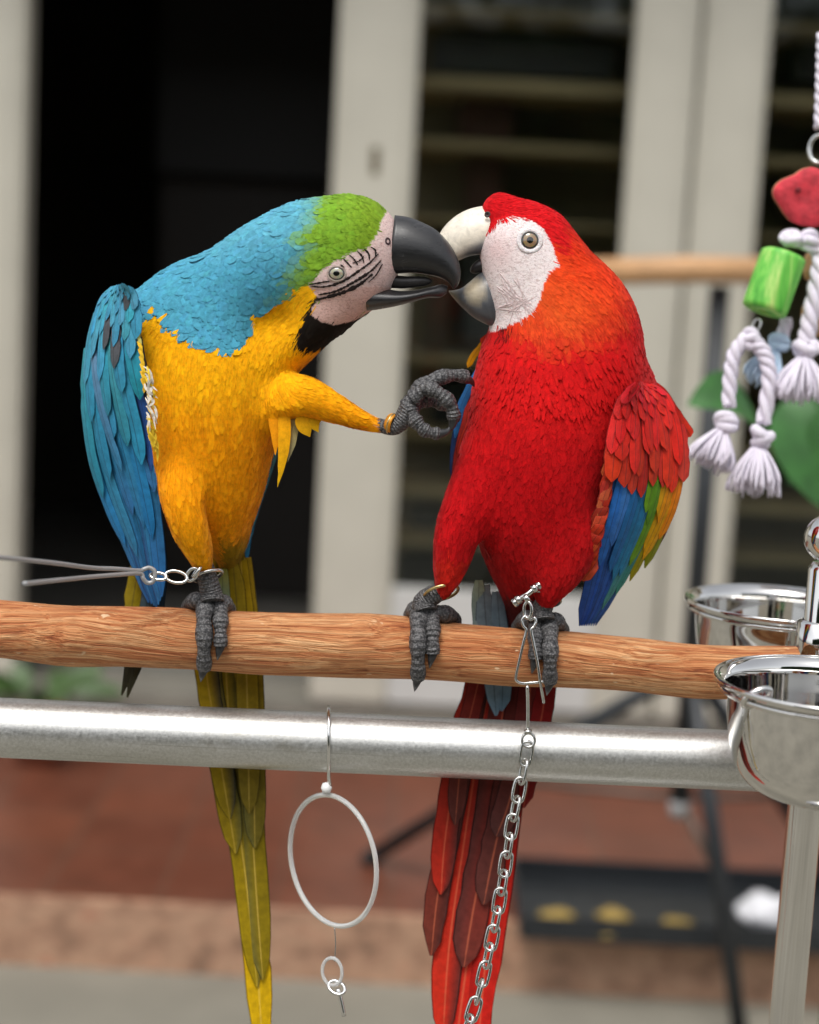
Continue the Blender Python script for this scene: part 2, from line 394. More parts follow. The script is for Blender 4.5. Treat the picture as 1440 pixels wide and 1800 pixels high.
# ------------------------------------------------------------------ setting
GZ = -0.17                                              # the drive in front of the patio
def structure(o): o['kind'] = 'structure'; return o
ground = structure(mesh_obj('ground', [(-60, -60, GZ), (60, -60, GZ), (60, 60, GZ), (-60, 60, GZ)], [(0, 1, 2, 3)], CONC, smooth=False))
ground.data.materials.clear(); ground.data.materials.append(simple('drive_concrete', lin((128, 124, 112)), 0.8, 0, 0.2, 1.3, 0.3, 30))
PY0, PY1 = 2.62, 4.0                                    # patio front edge and house front
patio = structure(box('patio', -4, 4, PY0, PY1 + 0.05, GZ - 0.02, 0.0, TERRA, bev=0))
edging = structure(box('patio_edging', -4.0, 4.0, PY0 - 0.03, PY0 - 0.002, GZ - 0.02, 0.012, MOSAIC, bev=0.006))

DY = 4.0
def dx(u, Y=DY): return atY(u, 500, Y).x
def dz(v, Y=DY, u=700): return atY(u, v, Y).z
house = empty('house', (0, DY, 0), 'cream framed glass doors of a house, one leaf open onto a dark room', 'house')
SZ = 0.2
box('door_step', -4, 4, PY1 - 0.02, PY1 + 0.3, 0.002, SZ - 0.002, CONC, house, 0.01)
ZT = 2.62
jambs = [(-260, 42), (1086, 1196), (1203, 1318), (577, 716), (1690, 1830)]
for a, c in jambs:
    st = box('door_stile', dx(a), dx(c), DY - 0.03, DY + 0.03, SZ + 0.001, ZT, FRAME, house, 0.012)
    box('bead', dx(a) + 0.035, dx(c) - 0.035, DY - 0.036, DY - 0.0305, SZ + 0.12, ZT - 0.1, FRAME, st, 0.003)
box('door_post', dx(42) - 0.09, dx(42) - 0.004, DY + 0.034, DY + 0.12, SZ + 0.001, ZT, FRAME, house, 0.006)
for a, c in ((716, 1086), (1318, 1690)):
    zr = dz(1030)
    rl = box('bottom_rail', dx(a) + 0.001, dx(c) - 0.001, DY - 0.022, DY + 0.022, SZ + 0.006, zr, FRAME2, house, 0.006)
    gp = box('glass_pane', dx(a) + 0.001, dx(c) - 0.001, DY - 0.004, DY + 0.004, zr + 0.001, ZT - 0.002, GLASS_M, house, 0)
    box('top_rail', dx(a) + 0.001, dx(c) - 0.001, DY - 0.02, DY + 0.02, ZT - 0.001, ZT + 0.12, FRAME, house, 0.004)
plate = box('lock_plate', atY(660, 290, DY).x - 0.013, atY(660, 290, DY).x + 0.013, DY - 0.041, DY - 0.0362, dz(310), dz(262), simple('dull_brass', lin((112, 100, 74)), 0.5, 0.6), house, 0.002)
box('keyhole', atY(660, 290, DY).x - 0.004, atY(660, 290, DY).x + 0.004, DY - 0.043, DY - 0.0412, dz(292), dz(280), DARK, plate, 0.001)
# front wall above and beside the doors, roof slab, the dim room behind
WALLM = simple('render_wall', lin((186, 180, 166)), 0.8, 0, 0.06, 3, 0.2, 40)
box('wall', -4, 4, DY - 0.08, DY + 0.14, ZT + 0.125, 3.4, WALLM, house, 0.004)
box('wall', -4, dx(-262), DY - 0.08, DY + 0.14, SZ + 0.001, ZT + 0.122, WALLM, house, 0.004)
box('wall', dx(1832), 4, DY - 0.08, DY + 0.14, SZ + 0.001, ZT + 0.122, WALLM, house, 0.004)
RB = 8.2
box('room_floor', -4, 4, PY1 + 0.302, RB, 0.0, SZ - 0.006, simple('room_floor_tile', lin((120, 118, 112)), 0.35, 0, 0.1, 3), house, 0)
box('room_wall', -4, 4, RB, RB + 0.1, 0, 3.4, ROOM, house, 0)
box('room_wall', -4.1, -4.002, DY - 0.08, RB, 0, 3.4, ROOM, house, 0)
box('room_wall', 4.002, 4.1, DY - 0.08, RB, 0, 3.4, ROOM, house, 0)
box('roof', -4.3, 4.3, DY - 0.55, RB + 0.1, 3.402, 3.55, WALLM, house, 0.01)
# cabinet in the room, shelves seen through the glass
cab = empty('cabinet', (0, 5.6, SZ), 'tall black cabinet standing in the dark room behind the open door', 'cabinet')
cx0, cx1 = atY(275, 300, 5.6).x, atY(660, 300, 5.6).x
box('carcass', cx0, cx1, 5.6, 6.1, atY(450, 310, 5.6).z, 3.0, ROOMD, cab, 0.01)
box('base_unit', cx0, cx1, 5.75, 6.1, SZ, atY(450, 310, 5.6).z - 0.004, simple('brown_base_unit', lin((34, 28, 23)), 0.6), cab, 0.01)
shelf = empty('shelf_unit', (dx(900), 4.45, SZ), 'open shelving with pale boards and dark goods behind the closed glass door', 'shelving')
sx0, sx1 = dx(640, 4.5), dx(1700, 4.5)
box('back_panel', sx0, sx1, 4.72, 4.75, SZ, 2.7, simple('shelf_back', lin((120, 110, 86)), 0.8), shelf, 0)
for v, t in ((20, 0.025), (150, 0.055), (258, 0.035), (392, 0.025), (640, 0.03), (772, 0.025), (872, 0.045), (962, 0.03)):
    zz = atY(900, v, 4.2).z; box('shelf_board', sx0, sx1, 4.2, 4.71, zz - t * 0.36, zz + t * 0.36, SHELF, shelf, 0.003)
BROWN = simple('brown_crate', lin((84, 52, 40)), 0.7); GREY = simple('grey_goods', lin((62, 62, 60)), 0.6)
def goods(u0, u1, v0, v1, m):
    box('goods', atY(u0, v0, 4.5).x, atY(u1, v0, 4.5).x, 4.45, 4.68, atY(u0, v1, 4.5).z, atY(u0, v0, 4.5).z, m, shelf, 0.01)
goods(810, 905, 172, 245, BROWN); goods(822, 885, 275, 380, BROWN); goods(760, 1080, 60, 128, GREY); goods(820, 900, 410, 600, GREY)
goods(745, 800, 410, 620, simple('olive_goods', lin((70, 66, 50)), 0.7)); goods(720, 780, 890, 950, GREY); goods(1400, 1500, 60, 140, GREY); goods(1390, 1460, 280, 380, BROWN)
goods(760, 850, 660, 765, ROOMD); goods(700, 790, 980, 1040, ROOMD)

# ------------------------------------------------------------------ the stand the birds sit on
def perch_c(u): return 1104 + (u / 1280.0) * 72 + 4 * math.sin(u / 170.0 + 0.6) + 2.0 * math.sin(u / 61.0)
def perch_r(u): return 52.5 + 3.5 * math.sin(u / 210.0 - 0.9) + 1.6 * math.sin(u / 83.0) - (3 if u > 1000 else 0) * min(1, (u - 1000) / 200 if u > 1000 else 0)
stand = empty('parrot_stand', W(1425, 1900, -10) * 1.0, 'parrot stand with knotty wooden perch over a galvanised pipe rail and chrome post', 'perch')
stand.location.z = GZ
pv = []; pf = []; seg = 64; us = np.arange(-160, 1404, 4.0)
knots = [(140, 1120, 26, 5.5), (640, 1098, 18, 4.5), (1120, 1150, 20, 3.5), (905, 1125, 14, 3), (330, 1085, 16, 3)]
for i, u in enumerate(us):
    for j in range(seg):
        a = 2 * math.pi * j / seg
        vv = perch_c(u) - perch_r(u) * math.cos(a); ww = perch_r(u) * math.sin(a)
        q = Vector((u * 0.009, math.cos(a) * 1.5, math.sin(a) * 1.5))
        d = 2.6 * mnoise.noise(q) + 1.2 * mnoise.noise(Vector((u * 0.004, math.cos(a) * 6, math.sin(a) * 6)))
        d -= 2.2 * max(0.0, mnoise.noise(Vector((u * 0.05, math.cos(a) * 9, math.sin(a) * 9 + 7))) - 0.42) / 0.3
        if ww > 0:
            for ku, kv, kr, kh in knots: d += kh * math.exp(-((u - ku) ** 2 * 0.7 + (vv - kv) ** 2) / kr ** 2)
        pv.append(tuple(W(u, perch_c(u), 0) - UP * 0 + (UP * ((perch_r(u) + d) * math.cos(a)) - fwd * ((perch_r(u) + d) * math.sin(a))) * S))
n = len(us)
for i in range(n - 1):
    for j in range(seg): pf.append((i * seg + j, i * seg + (j + 1) % seg, (i + 1) * seg + (j + 1) % seg, (i + 1) * seg + j))
pf.append(tuple(range(seg))); pf.append(tuple((n - 1) * seg + j for j in range(seg))[::-1])
mesh_obj('wooden_perch', pv, pf, WOOD, stand)
def pipe_c(u): return 1279 + (u / 1350.0) * 60
pp = [W(u, pipe_c(u), -8) for u in np.linspace(-170, 1385, 40)]
tube('metal_rail', [tuple(p) for p in pp], 52.5 * S, PIPE, stand, 48)
# chrome post with ball finial (vertical in the world)
pb = W(1452, 1000, -30)
def post_at(z): return (pb.x, pb.y, z)
zt = W(1440, 1000, -30).z; PR = 0.0155
lathe('post', [(PR, GZ + 0.02), (PR, zt - 0.15), (PR, zt), (PR * 0.75, zt + 0.006), (0.0005, zt + 0.006)], (pb.x, pb.y, 0), CHROME, stand, seg=40)
zb = W(1441, 945, -30).z; br_ = 0.0215
lathe('ball_finial', [(max(1e-4, br_ * math.sin(a)), -br_ * math.cos(a)) for a in np.linspace(0.0, math.pi, 28)], (pb.x, pb.y, zb), CHROME, stand, seg=40)
zc_ = W(1430, 1120, -30).z
lathe('post_collar', [(PR + .001, zc_ - 0.03), (0.021, zc_ - 0.028), (0.021, zc_ + 0.012), (PR + .001, zc_ + 0.014)], (pb.x, pb.y, 0), CHROME, stand, seg=40)
lathe('foot_plate', [(0.001, GZ + 0.02), (0.22, GZ + 0.018), (0.23, GZ + 0.004), (0.23, GZ + 0.001), (0.001, GZ + 0.001)], (pb.x, pb.y, 0), CHROME, stand, seg=48)

# ------------------------------------------------------------------ bowls
def bowl_profile(R, H):
    p = []
    for t in np.linspace(0, 1, 12): a = t * math.pi / 2; p.append((R * 0.86 * math.sin(a) ** 0.8 if t > 0 else 1e-4, -H + (H * 0.9) * (1 - math.cos(a) ** 0.75 if t < 1 else 1)))
    p = [(1e-4, -H)] + [(R * 0.45, -H), (R * 0.6, -H * 0.96), (R * 0.72, -H * 0.82), (R * 0.80, -H * 0.6), (R * 0.85, -H * 0.36), (R * 0.88, -H * 0.15), (R * 0.885, -0.006),
         (R * 0.93, -0.002), (R * 0.985, 0.0), (R * 1.0, -0.0015), (R * 1.005, -0.004), (R * 1.0, -0.0062), (R * 0.985, -0.0055), (R * 0.99, -0.003), (R * 0.93, -0.0035)]
    inner = [(R * 0.874, -0.0075), (R * 0.868, -H * 0.15), (R * 0.838, -H * 0.36), (R * 0.788, -H * 0.59), (R * 0.705, -H * 0.80), (R * 0.59, -H * 0.94), (R * 0.44, -H * 0.975), (1e-4, -H * 0.975)]
    return [q for q in p[:9]] + [(R * 0.985, 0.0008), (R * 1.0, -0.0008), (R * 1.003, -0.003), (R * 0.992, -0.0042)], inner
def smooth_profile(pts, n=60):
    return [tuple(q) for q in catmull([(a, b, 0) for a, b in pts], n)[:, :2].clip([1e-4, -1], [1, 1])]
def make_bowl(u, v, w, R, H, label):
    c = W(u, v, w); o = empty('steel_bowl', c - Vector((0, 0, H)), label, 'bowl', 'steel feeding bowls')
    outer = [(1e-4, -H), (R * 0.40, -H), (R * 0.62, -H * 0.94), (R * 0.76, -H * 0.78), (R * 0.83, -H * 0.55), (R * 0.865, -H * 0.3), (R * 0.88, -H * 0.1), (R * 0.90, -0.004), (R * 0.95, 0.0004),
             (R * 0.985, 0.0026), (R * 1.0, 0.0012), (R * 0.998, -0.0016), (R * 0.985, -0.002)]
    inner = [(R * 0.97, 0.0016), (R * 0.94, 0.0012), (R * 0.888, -0.003), (R * 0.868, -H * 0.1), (R * 0.852, -H * 0.3), (R * 0.818, -H * 0.55), (R * 0.748, -H * 0.77), (R * 0.61, -H * 0.925), (R * 0.40, -H * 0.98), (1e-4, -H * 0.98)]
    V1, F1, U1 = lathe_data(smooth_profile(outer, 56), c, seg=80); V2, F2, U2 = lathe_data(smooth_profile(inner, 48), c, seg=80)
    V, F, U = merge([(V1, F1, U1), (V2, F2, U2)])
    mesh_obj('bowl_body', V, F, CHROME, o, uvs=U)
    # carrying ring under the lip, with an eye bent out of it
    rr = R * 0.93; pts = []
    for a in np.linspace(0, 2 * math.pi, 90, endpoint=False): pts.append((c.x + rr * math.cos(a), c.y + rr * math.sin(a), c.z - 0.0075))
    V, F, uv = tube_data(pts, 0.0026, 10, closed=True); mesh_obj('carrier_ring', V, F, CHROME, o, uvs=uv)
    return o, c
bowl1, bc1 = make_bowl(1464, 1203, 262, 0.0945, 0.092, 'steel bowl with a wire carrier eye hooked on in front of the chrome post')
bowl2, bc2 = make_bowl(1374, 1062, -300, 0.0935, 0.085, 'steel bowl behind the wooden perch, under the chrome ball finial')
eye_c = W(1330, 1226, 345); pts = []
for a in np.linspace(0, 2 * math.pi, 24, endpoint=False): pts.append(tuple(eye_c + RIGHT * (0.0105 * math.cos(a)) + UP * (0.0058 * math.sin(a) + 0.004 * math.cos(a)) - fwd * (0.004 * math.sin(a))))
V, F, uv = tube_data(pts, 0.0026, 10, closed=True); mesh_obj('ring_eye', V, F, CHROME, bowl1, uvs=uv)
# brackets that carry the bowls from the post
for bo, bc in ((bowl1, bc1), (bowl2, bc2)):
    d = Vector((pb.x - bc.x, pb.y - bc.y, 0)); d0 = d.normalized() * 0.0945 * 0.93
    tube('bracket', [tuple(bc + d0 - Vector((0, 0, 0.0075))), tuple(Vector((pb.x, pb.y, bc.z - 0.0075)) - d.normalized() * 0.012)], 0.0035, CHROME, bo, 10)

# ------------------------------------------------------------------ body surfaces grown from chains of ellipsoids
def chain_pts(keys, step=9.0):
    K = [(*O(k[0], k[1], k[2]), k[3], k[4]) for k in keys]
    L = sum(math.dist(K[i][:3], K[i + 1][:3]) for i in range(len(K) - 1))
    return catmull(K, max(3, int(L / step))) if len(K) > 1 else np.array(K)
def grow(chains, h=4.0, smooth=3):
    """chains: list of (keys, blend). returns V (model px), F quads"""
    allp = [(chain_pts(k), bl) for k, bl in chains]
    lo = np.min([ (p[:, :3] - p[:, 3:4] - np.abs(p[:, 4:5])*0).min(0) - [0, 0, p[:, 4].max()] for p, _ in allp], 0) - 40
    hi = np.max([ (p[:, :3] + p[:, 3:4]).max(0) + [0, 0, p[:, 4].max()] for p, _ in allp], 0) + 40
    dims = np.ceil((hi - lo) / h).astype(int) + 1
    F = np.full(dims, 60.0, np.float32)
    ax = [lo[i] + h * np.arange(dims[i]) for i in range(3)]
    for P, bl in allp:
        G = np.full(dims, 60.0, np.float32)
        for x, y, w, r, rw in P:
            e = 45
            i0 = [max(0, int((c - q - e - l) / h)) for c, q, l in zip((x, y, w), (r, r, rw), lo)]
            i1 = [min(d, int((c + q + e - l) / h) + 2) for c, q, l, d in zip((x, y, w), (r, r, rw), lo, dims)]
            X = ((ax[0][i0[0]:i1[0]] - x))[:, None, None]; Y = ((ax[1][i0[1]:i1[1]] - y))[None, :, None]; Z = ((ax[2][i0[2]:i1[2]] - w))[None, None, :]
            k0 = np.sqrt((X / r) ** 2 + (Y / r) ** 2 + (Z / rw) ** 2) + 1e-6
            k1 = np.sqrt((X / r ** 2) ** 2 + (Y / r ** 2) ** 2 + (Z / rw ** 2) ** 2) + 1e-6
            d = k0 * (k0 - 1) / k1
            sl = tuple(slice(a, b) for a, b in zip(i0, i1))
            G[sl] = np.minimum(G[sl], d)
        hh = np.clip(bl - np.abs(F - G), 0, None) / bl
        F = np.minimum(F, G) - hh * hh * bl * 0.25
    # surface nets
    nx, ny, nz = dims
    c = [(i, j, k) for i in (0, 1) for j in (0, 1) for k in (0, 1)]
    val = {q: F[q[0]:nx - 1 + q[0], q[1]:ny - 1 + q[1], q[2]:nz - 1 + q[2]] for q in c}
    neg = sum((val[q] < 0).astype(np.int8) for q in c)
    act = (neg > 0) & (neg < 8)
    idx = np.argwhere(act); vid = np.full(act.shape, -1, np.int64); vid[act] = np.arange(len(idx))
    acc = np.zeros((len(idx), 3)); cnt = np.zeros(len(idx))
    vals = {q: val[q][act] for q in c}
    for a in c:
        for d in range(3):
            if a[d]: continue
            b2 = list(a); b2[d] = 1; b2 = tuple(b2)
            A, B = vals[a], vals[b2]; m = (A < 0) != (B < 0)
            t = A[m] / (A[m] - B[m]); p = np.tile(np.array(a, float), (m.sum(), 1)); p[:, d] = t
            acc[m] += p; cnt[m] += 1
    V = lo + h * (idx + acc / cnt[:, None])
    Fs = []
    for d in range(3):
        o1, o2 = (d + 1) % 3, (d + 2) % 3
        sl0 = [slice(1, -1)] * 3; sl1 = [slice(1, -1)] * 3; sl0[d] = slice(0, -1); sl1[d] = slice(1, None)
        A = F[tuple(sl0)]; B = F[tuple(sl1)]; m = (A < 0) != (B < 0)
        I = np.argwhere(m); I2 = I.copy(); I2[:, o1] += 1; I2[:, o2] += 1
        def g(da, db):
            J = I2.copy(); J[:, o1] -= da; J[:, o2] -= db; return vid[J[:, 0], J[:, 1], J[:, 2]]
        q = np.stack([g(1, 1), g(0, 1), g(0, 0), g(1, 0)], 1)
        inside_first = A[m] < 0
        q[~inside_first] = q[~inside_first][:, ::-1]
        Fs.append(q)
    Fq = np.vstack(Fs)
    E = np.unique(np.sort(np.vstack([Fq[:, [0, 1]], Fq[:, [1, 2]], Fq[:, [2, 3]], Fq[:, [3, 0]]]), axis=1), axis=0)
    deg = np.bincount(E.ravel(), minlength=len(V)).astype(float)
    for _ in range(smooth):
        s_ = np.zeros_like(V); np.add.at(s_, E[:, 0], V[E[:, 1]]); np.add.at(s_, E[:, 1], V[E[:, 0]])
        V = 0.4 * V + 0.6 * s_ / np.maximum(deg, 1)[:, None]
    return V, Fq
def fnormals(V, F):
    n = np.cross(V[F[:, 2]] - V[F[:, 0]], V[F[:, 3]] - V[F[:, 1]]); a = np.linalg.norm(n, axis=1)
    return n / (a[:, None] + 1e-9), a * 0.5
def inpoly(u, v, poly):
    P = np.array(poly, float); r = np.zeros(len(u), bool); j = len(P) - 1
    for i in range(len(P)):
        c = ((P[i, 1] > v) != (P[j, 1] > v)) & (u < (P[j, 0] - P[i, 0]) * (v - P[i, 1]) / (P[j, 1] - P[i, 1] + 1e-9) + P[i, 0])
        r ^= c; j = i
    return r
def sstep(a, b, x): t = np.clip((x - a) / (b - a), 0, 1); return t * t * (3 - 2 * t)
def cmix(A, B, t): return A * (1 - t[:, None]) + B * t[:, None]
def full(n, c): return np.tile(np.array(lin(c)), (n, 1))

class Flow:
    def __init__(s, rows): R = np.array(rows, float); s.p = R[:, :2]; s.d = R[:, 2:5] / np.linalg.norm(R[:, 2:5], axis=1, keepdims=True)
    def __call__(s, u, v):
        w = 1.0 / ((u[:, None] - s.p[:, 0]) ** 2 + (v[:, None] - s.p[:, 1]) ** 2 + 300.0) ** 1.6
        w /= w.sum(1, keepdims=True); return (w[:, :, None] * s.d[None]).sum(1)

def coat(name, V, F, tree, n, colour, sizes, keep, flow, parent, rng, mat=None, jit=0.35, nb=0.72, cj=3.5, hair=False, cvar=0.085):
    """overlapping small contour feathers laid over the body skin"""
    FN, A = fnormals(V, F)
    fi = rng.choice(len(F), n, p=A / A.sum())
    a, b_ = rng.random((2, n, 1))
    q = V[F[fi]]; P = (q[:, 0] * (1 - a) + q[:, 1] * a) * (1 - b_) + (q[:, 3] * (1 - a) + q[:, 2] * a) * b_
    Nn = FN[fi]
    u, v = UV_of(P)
    k = keep(u, v, P[:, 2], Nn); P, Nn, u, v = P[k], Nn[k], u[k], v[k]; m = len(P)
    C = colour(u + rng.normal(0, cj, m), v + rng.normal(0, cj, m), P[:, 2], Nn)
    C = C * rng.normal(1, cvar, (m, 1)) * rng.normal(1, 0.025, (m, 3))
    Ln, Wd, Li = sizes(u, v)
    Ln = Ln * rng.uniform(0.75, 1.2, m); Wd = Wd * rng.uniform(0.8, 1.15, m)
    T = flow(u, v); T /= np.linalg.norm(T, axis=1, keepdims=True) + 1e-30; T = T + rng.normal(0, jit * 0.25, T.shape)
    T -= Nn * (T * Nn).sum(1, keepdims=True); T /= np.linalg.norm(T, axis=1, keepdims=True) + 1e-9
    ss = np.array([0.0, 0.35, 0.7, 0.9, 1.0]); ww = np.array([0.4, 0.95, 1.0, 0.7, 0.15]); xs = np.array([-0.5, 0.0, 0.5])
    if hair: ss = np.array([0.0, 0.5, 1.0]); ww = np.array([1.0, 0.85, 0.12]); xs = np.array([-0.5, 0.5])
    S1 = np.empty((m, 3)); S2 = np.empty((m, 3)); N2 = np.empty((m, 3)); near = tree.find_nearest
    for i in range(m):
        h1 = near(P[i] + T[i] * (0.5 * Ln[i])); S1[i] = h1[0]
        h2 = near(P[i] + T[i] * Ln[i]); S2[i] = h2[0]; N2[i] = h2[1]
    N2 *= np.sign((N2 * Nn).sum(1, keepdims=True))
    cen = []; nor = []
    for s_ in ss:
        l0, l1, l2 = 2 * (s_ - .5) * (s_ - 1), -4 * s_ * (s_ - 1), 2 * s_ * (s_ - .5)
        cen.append(P * l0 + S1 * l1 + S2 * l2); q = Nn * (1 - s_) + N2 * s_; nor.append(q / (np.linalg.norm(q, axis=1, keepdims=True) + 1e-9))
    cen = np.stack(cen, 1)[:, :, None]; nor = np.stack(nor, 1)[:, :, None]
    B = np.cross(nor, np.repeat(T[:, None, None], len(ss), 1)); s = ss[None, :, None, None]; x = xs[None, None, :, None]
    tw = rng.normal(0, 0.10, (m, 1, 1, 1)); W4 = Wd[:, None, None, None]
    lift = -0.8 + (Li * rng.uniform(0.4, 1.6, m))[:, None, None, None] * (0.25 + s ** 1.3) + rng.uniform(0, 0.8, m)[:, None, None, None]
    Q = cen + B * (W4 * x * ww[None, :, None, None]) + nor * (lift - 0.2 * W4 * np.abs(x) + tw * x * W4)
    VV = Q.reshape(-1, 3); R_, K = len(ss), len(xs)
    cell = np.array([[i * K + j, i * K + j + 1, (i + 1) * K + j + 1, (i + 1) * K + j] for i in range(R_ - 1) for j in range(K - 1)])
    FF = (cell[None] + (np.arange(m) * R_ * K)[:, None, None]).reshape(-1, 4)
    shade = (0.95 + 0.1 * ss)[None, :, None, None]
    CC = np.clip(C[:, None, None] * shade * np.ones((1, R_, K, 1)), 0, 1).reshape(-1, 3)
    uv = np.tile(np.stack(np.meshgrid(xs + 0.5, ss), -1).reshape(-1, 2), (m, 1))
    o = mesh_obj(name, WA(VV), FF, mat or PLUM, parent, CC, uv); o['kind'] = 'stuff'
    # soft plumage: shading normals lean from each blade towards the body surface
    me = o.data; own = np.empty(len(me.vertices) * 3, np.float32); me.vertices.foreach_get('normal', own); own = own.reshape(-1, 3).astype(float)
    sn = Nn[:, :1] * _R - Nn[:, 1:2] * _U - Nn[:, 2:3] * _F; sn = np.repeat(sn, R_ * K, 0)
    own *= np.sign((own * sn).sum(1, keepdims=True) + 1e-9)
    nbv = np.repeat(nb(u, v), R_ * K)[:, None] if callable(nb) else nb
    q = own * (1 - nbv) + sn * nbv; q /= np.linalg.norm(q, axis=1, keepdims=True) + 1e-9
    me.normals_split_custom_set_from_vertices(q.astype(np.float32))
    return o

def blade(pts, width, lateral=None, prof=None, camber=0.18, rows=10, cols=5):
    """one long feather: pts = (u,v,w) base->tip, draped flat towards the viewer by default"""
    P = np.array([O(*p) for p in catmull(pts, rows)])
    T = np.gradient(P, axis=0); T /= np.linalg.norm(T, axis=1, keepdims=True)
    up = np.array(lateral if lateral is not None else (0, 0, 1.0), float); up = up / np.linalg.norm(up)
    s = np.linspace(0, 1, rows)
    if prof is None: prof = lambda t: np.minimum(1, 0.55 + 1.6 * t) * np.sqrt(np.clip(1 - np.clip((t - 0.78) / 0.22, 0, 1) ** 2.2, 0.015, 1))
    wd = width * prof(s)
    fray = [[1 + random.gauss(0, 0.03) - (random.random() < 0.07) * random.uniform(0.08, 0.25) for _ in range(2)] for _ in range(rows)]
    V = []; U = []
    for i in range(rows):
        b = np.cross(up, T[i]); b /= np.linalg.norm(b) + 1e-9; nn = np.cross(T[i], b)
        for j in range(cols):
            x = j / (cols - 1) - 0.5
            fr = fray[i][j > cols // 2] if j in (0, cols - 1) else 1.0
            V.append(P[i] + b * wd[i] * x * fr - nn * (camber * wd[i] * (2 * x) ** 2 * 0.5)); U.append((x + 0.5, s[i]))
    F = [(i * cols + j, i * cols + j + 1, (i + 1) * cols + j + 1, (i + 1) * cols + j) for i in range(rows - 1) for j in range(cols - 1)]
    return np.array(V), F, U, s
POINT = lambda t: np.minimum(1, 0.7 + 1.2 * t) * np.clip(1 - np.clip((t - 0.35) / 0.65, 0, 1) ** 1.5, 0.03, 1)
ROUND = lambda t: np.minimum(1, 0.6 + 1.1 * t) * np.sqrt(np.clip(1 - np.clip((t - 0.62) / 0.38, 0, 1) ** 2.6, 0.01, 1))
def feather(parent, pts, width, c0, c1=None, jitter=0.08, mat=None, name='feather', edge=None, **k):
    rows = k.get('rows', 10); cols = k.get('cols', 5)
    V, F, U, s = blade(pts, width, **k)
    j = 1 + random.gauss(0, jitter)
    a = np.array(lin(c0)) * j; b = np.array(lin(c1 if c1 else c0)) * j
    C = np.repeat(a[None] * (1 - s[:, None]) + b[None] * s[:, None], cols, 0)
    if edge is not None:                                  # another colour along one vane
        e = np.array(lin(edge[0])); t = np.tile(np.linspace(0, 1, cols), rows); t = t if edge[1] > 0 else 1 - t
        m = np.clip((t - 0.5) * 2.2, 0, 1)[:, None]; C = C * (1 - m) + e * m
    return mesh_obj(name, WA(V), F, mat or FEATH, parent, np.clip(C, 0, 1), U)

def loft(name, top, bot, half, w0, parent, colour, mat, rows=34, seg=22, power=2.3, tilt=0.0):
    T = catmull([(*p, 0) for p in top], rows)[:, :2]; B = catmull([(*p, 0) for p in bot], rows)[:, :2]
    H = catmull([(x, 0, 0) for x in half], rows)[:, 0]
    V = []; C = []; U = []
    for i in range(rows):
        c = (T[i] + B[i]) / 2; a = (T[i] - B[i]) / 2
        for j in range(seg):
            t = 2 * math.pi * j / seg; cs, sn = math.cos(t), math.sin(t)
            y = math.copysign(abs(cs) ** (2 / power), cs); z = math.copysign(abs(sn) ** (2 / power), sn)
            nar = 1 - 0.25 * max(0, y) ** 2
            uu, vv = c + a * y; V.append(O(uu, vv, w0 + tilt * i / rows + H[i] * z * nar)); C.append(colour(i / (rows - 1), y, uu, vv)); U.append((j / seg, i / rows))
    F = [(i * seg + j, i * seg + (j + 1) % seg, (i + 1) * seg + (j + 1) % seg, (i + 1) * seg + j) for i in range(rows - 1) for j in range(seg)]
    F.append(tuple(range(seg))[::-1]); F.append(tuple((rows - 1) * seg + j for j in range(seg)))
    return mesh_obj(name, WA(np.array(V)), F, mat, parent, C, U)

from mathutils.bvhtree import BVHTree
class Drape:
    def __init__(s, V, F): s.t = BVHTree.FromPolygons([tuple(p) for p in V], [tuple(int(i) for i in f) for f in F])
    def __call__(s, u, v, lift=0.0, default=60):
        a = Vector(O(u, v, 400)); b = Vector(O(u, v, -300)); h = s.t.ray_cast(a, (b - a).normalized())
        if h[0] is None: return Vector(O(u, v, default)), Vector((0, 0, 1))
        n = h[1].normalized()
        if n.z < 0: n = -n
        return h[0] + n * lift, n

def eye(dr, u, v, R, iris, parent, lidR, lidcol, squash=0.85):
    p, n = dr(u, v); n = (n + Vector((0, 0, 1.2))).normalized()
    t = n.cross(Vector((0, 1, 0))).normalized(); b = n.cross(t)
    V = []; C = []; F = []; rings = [0, .2, .4, .46, .5, .7, .85, .9, 1.0, 1.12]; seg = 28
    for r in rings:
        for j in range(seg):
            a = 2 * math.pi * j / seg; hgt = 0.42 * R * math.sqrt(max(0, 1 - (r / 1.15) ** 2)) - 0.5
            V.append(p + t * (R * r * math.cos(a)) + b * (R * r * math.sin(a) * squash) + n * hgt)
            if r <= .44: c = (0.006, 0.006, 0.006)
            elif r <= .86: c = tuple(x * (0.75 + 0.5 * random.random()) for x in lin(iris))
            else: c = (0.03, 0.025, 0.02)
            C.append(c)
    for i in range(len(rings) - 1):
        for j in range(seg): F.append((i * seg + j, i * seg + (j + 1) % seg, (i + 1) * seg + (j + 1) % seg, (i + 1) * seg + j))
    V = np.array([tuple(x) for x in V])
    e = mesh_obj('eye', WA(V), F, EYE, parent, C)
    pts = []; 
    for a in np.linspace(0, 2 * math.pi, 36, endpoint=False): pts.append(tuple(p + t * (lidR * math.cos(a)) + b * (lidR * squash * math.sin(a)) + n * 0.5))
    V, F, uv = tube_data(pts, (lidR - R) * 0.75, 10, closed=True, flat=0.5, up=tuple(n))
    mesh_obj('eyelid', WA(V), F, SKIN, e, np.tile(lin(lidcol), (len(V), 1)), uv)
    return e
EYE, nt, b = mat_new('eye_wet'); a_ = N(nt, 'ShaderNodeAttribute', attribute_name='col'); nt.links.new(a_.outputs['Color'], b.inputs['Base Color']); setp(b, Roughness=0.08, Coat_Weight=1.0, Coat_Roughness=0.02)

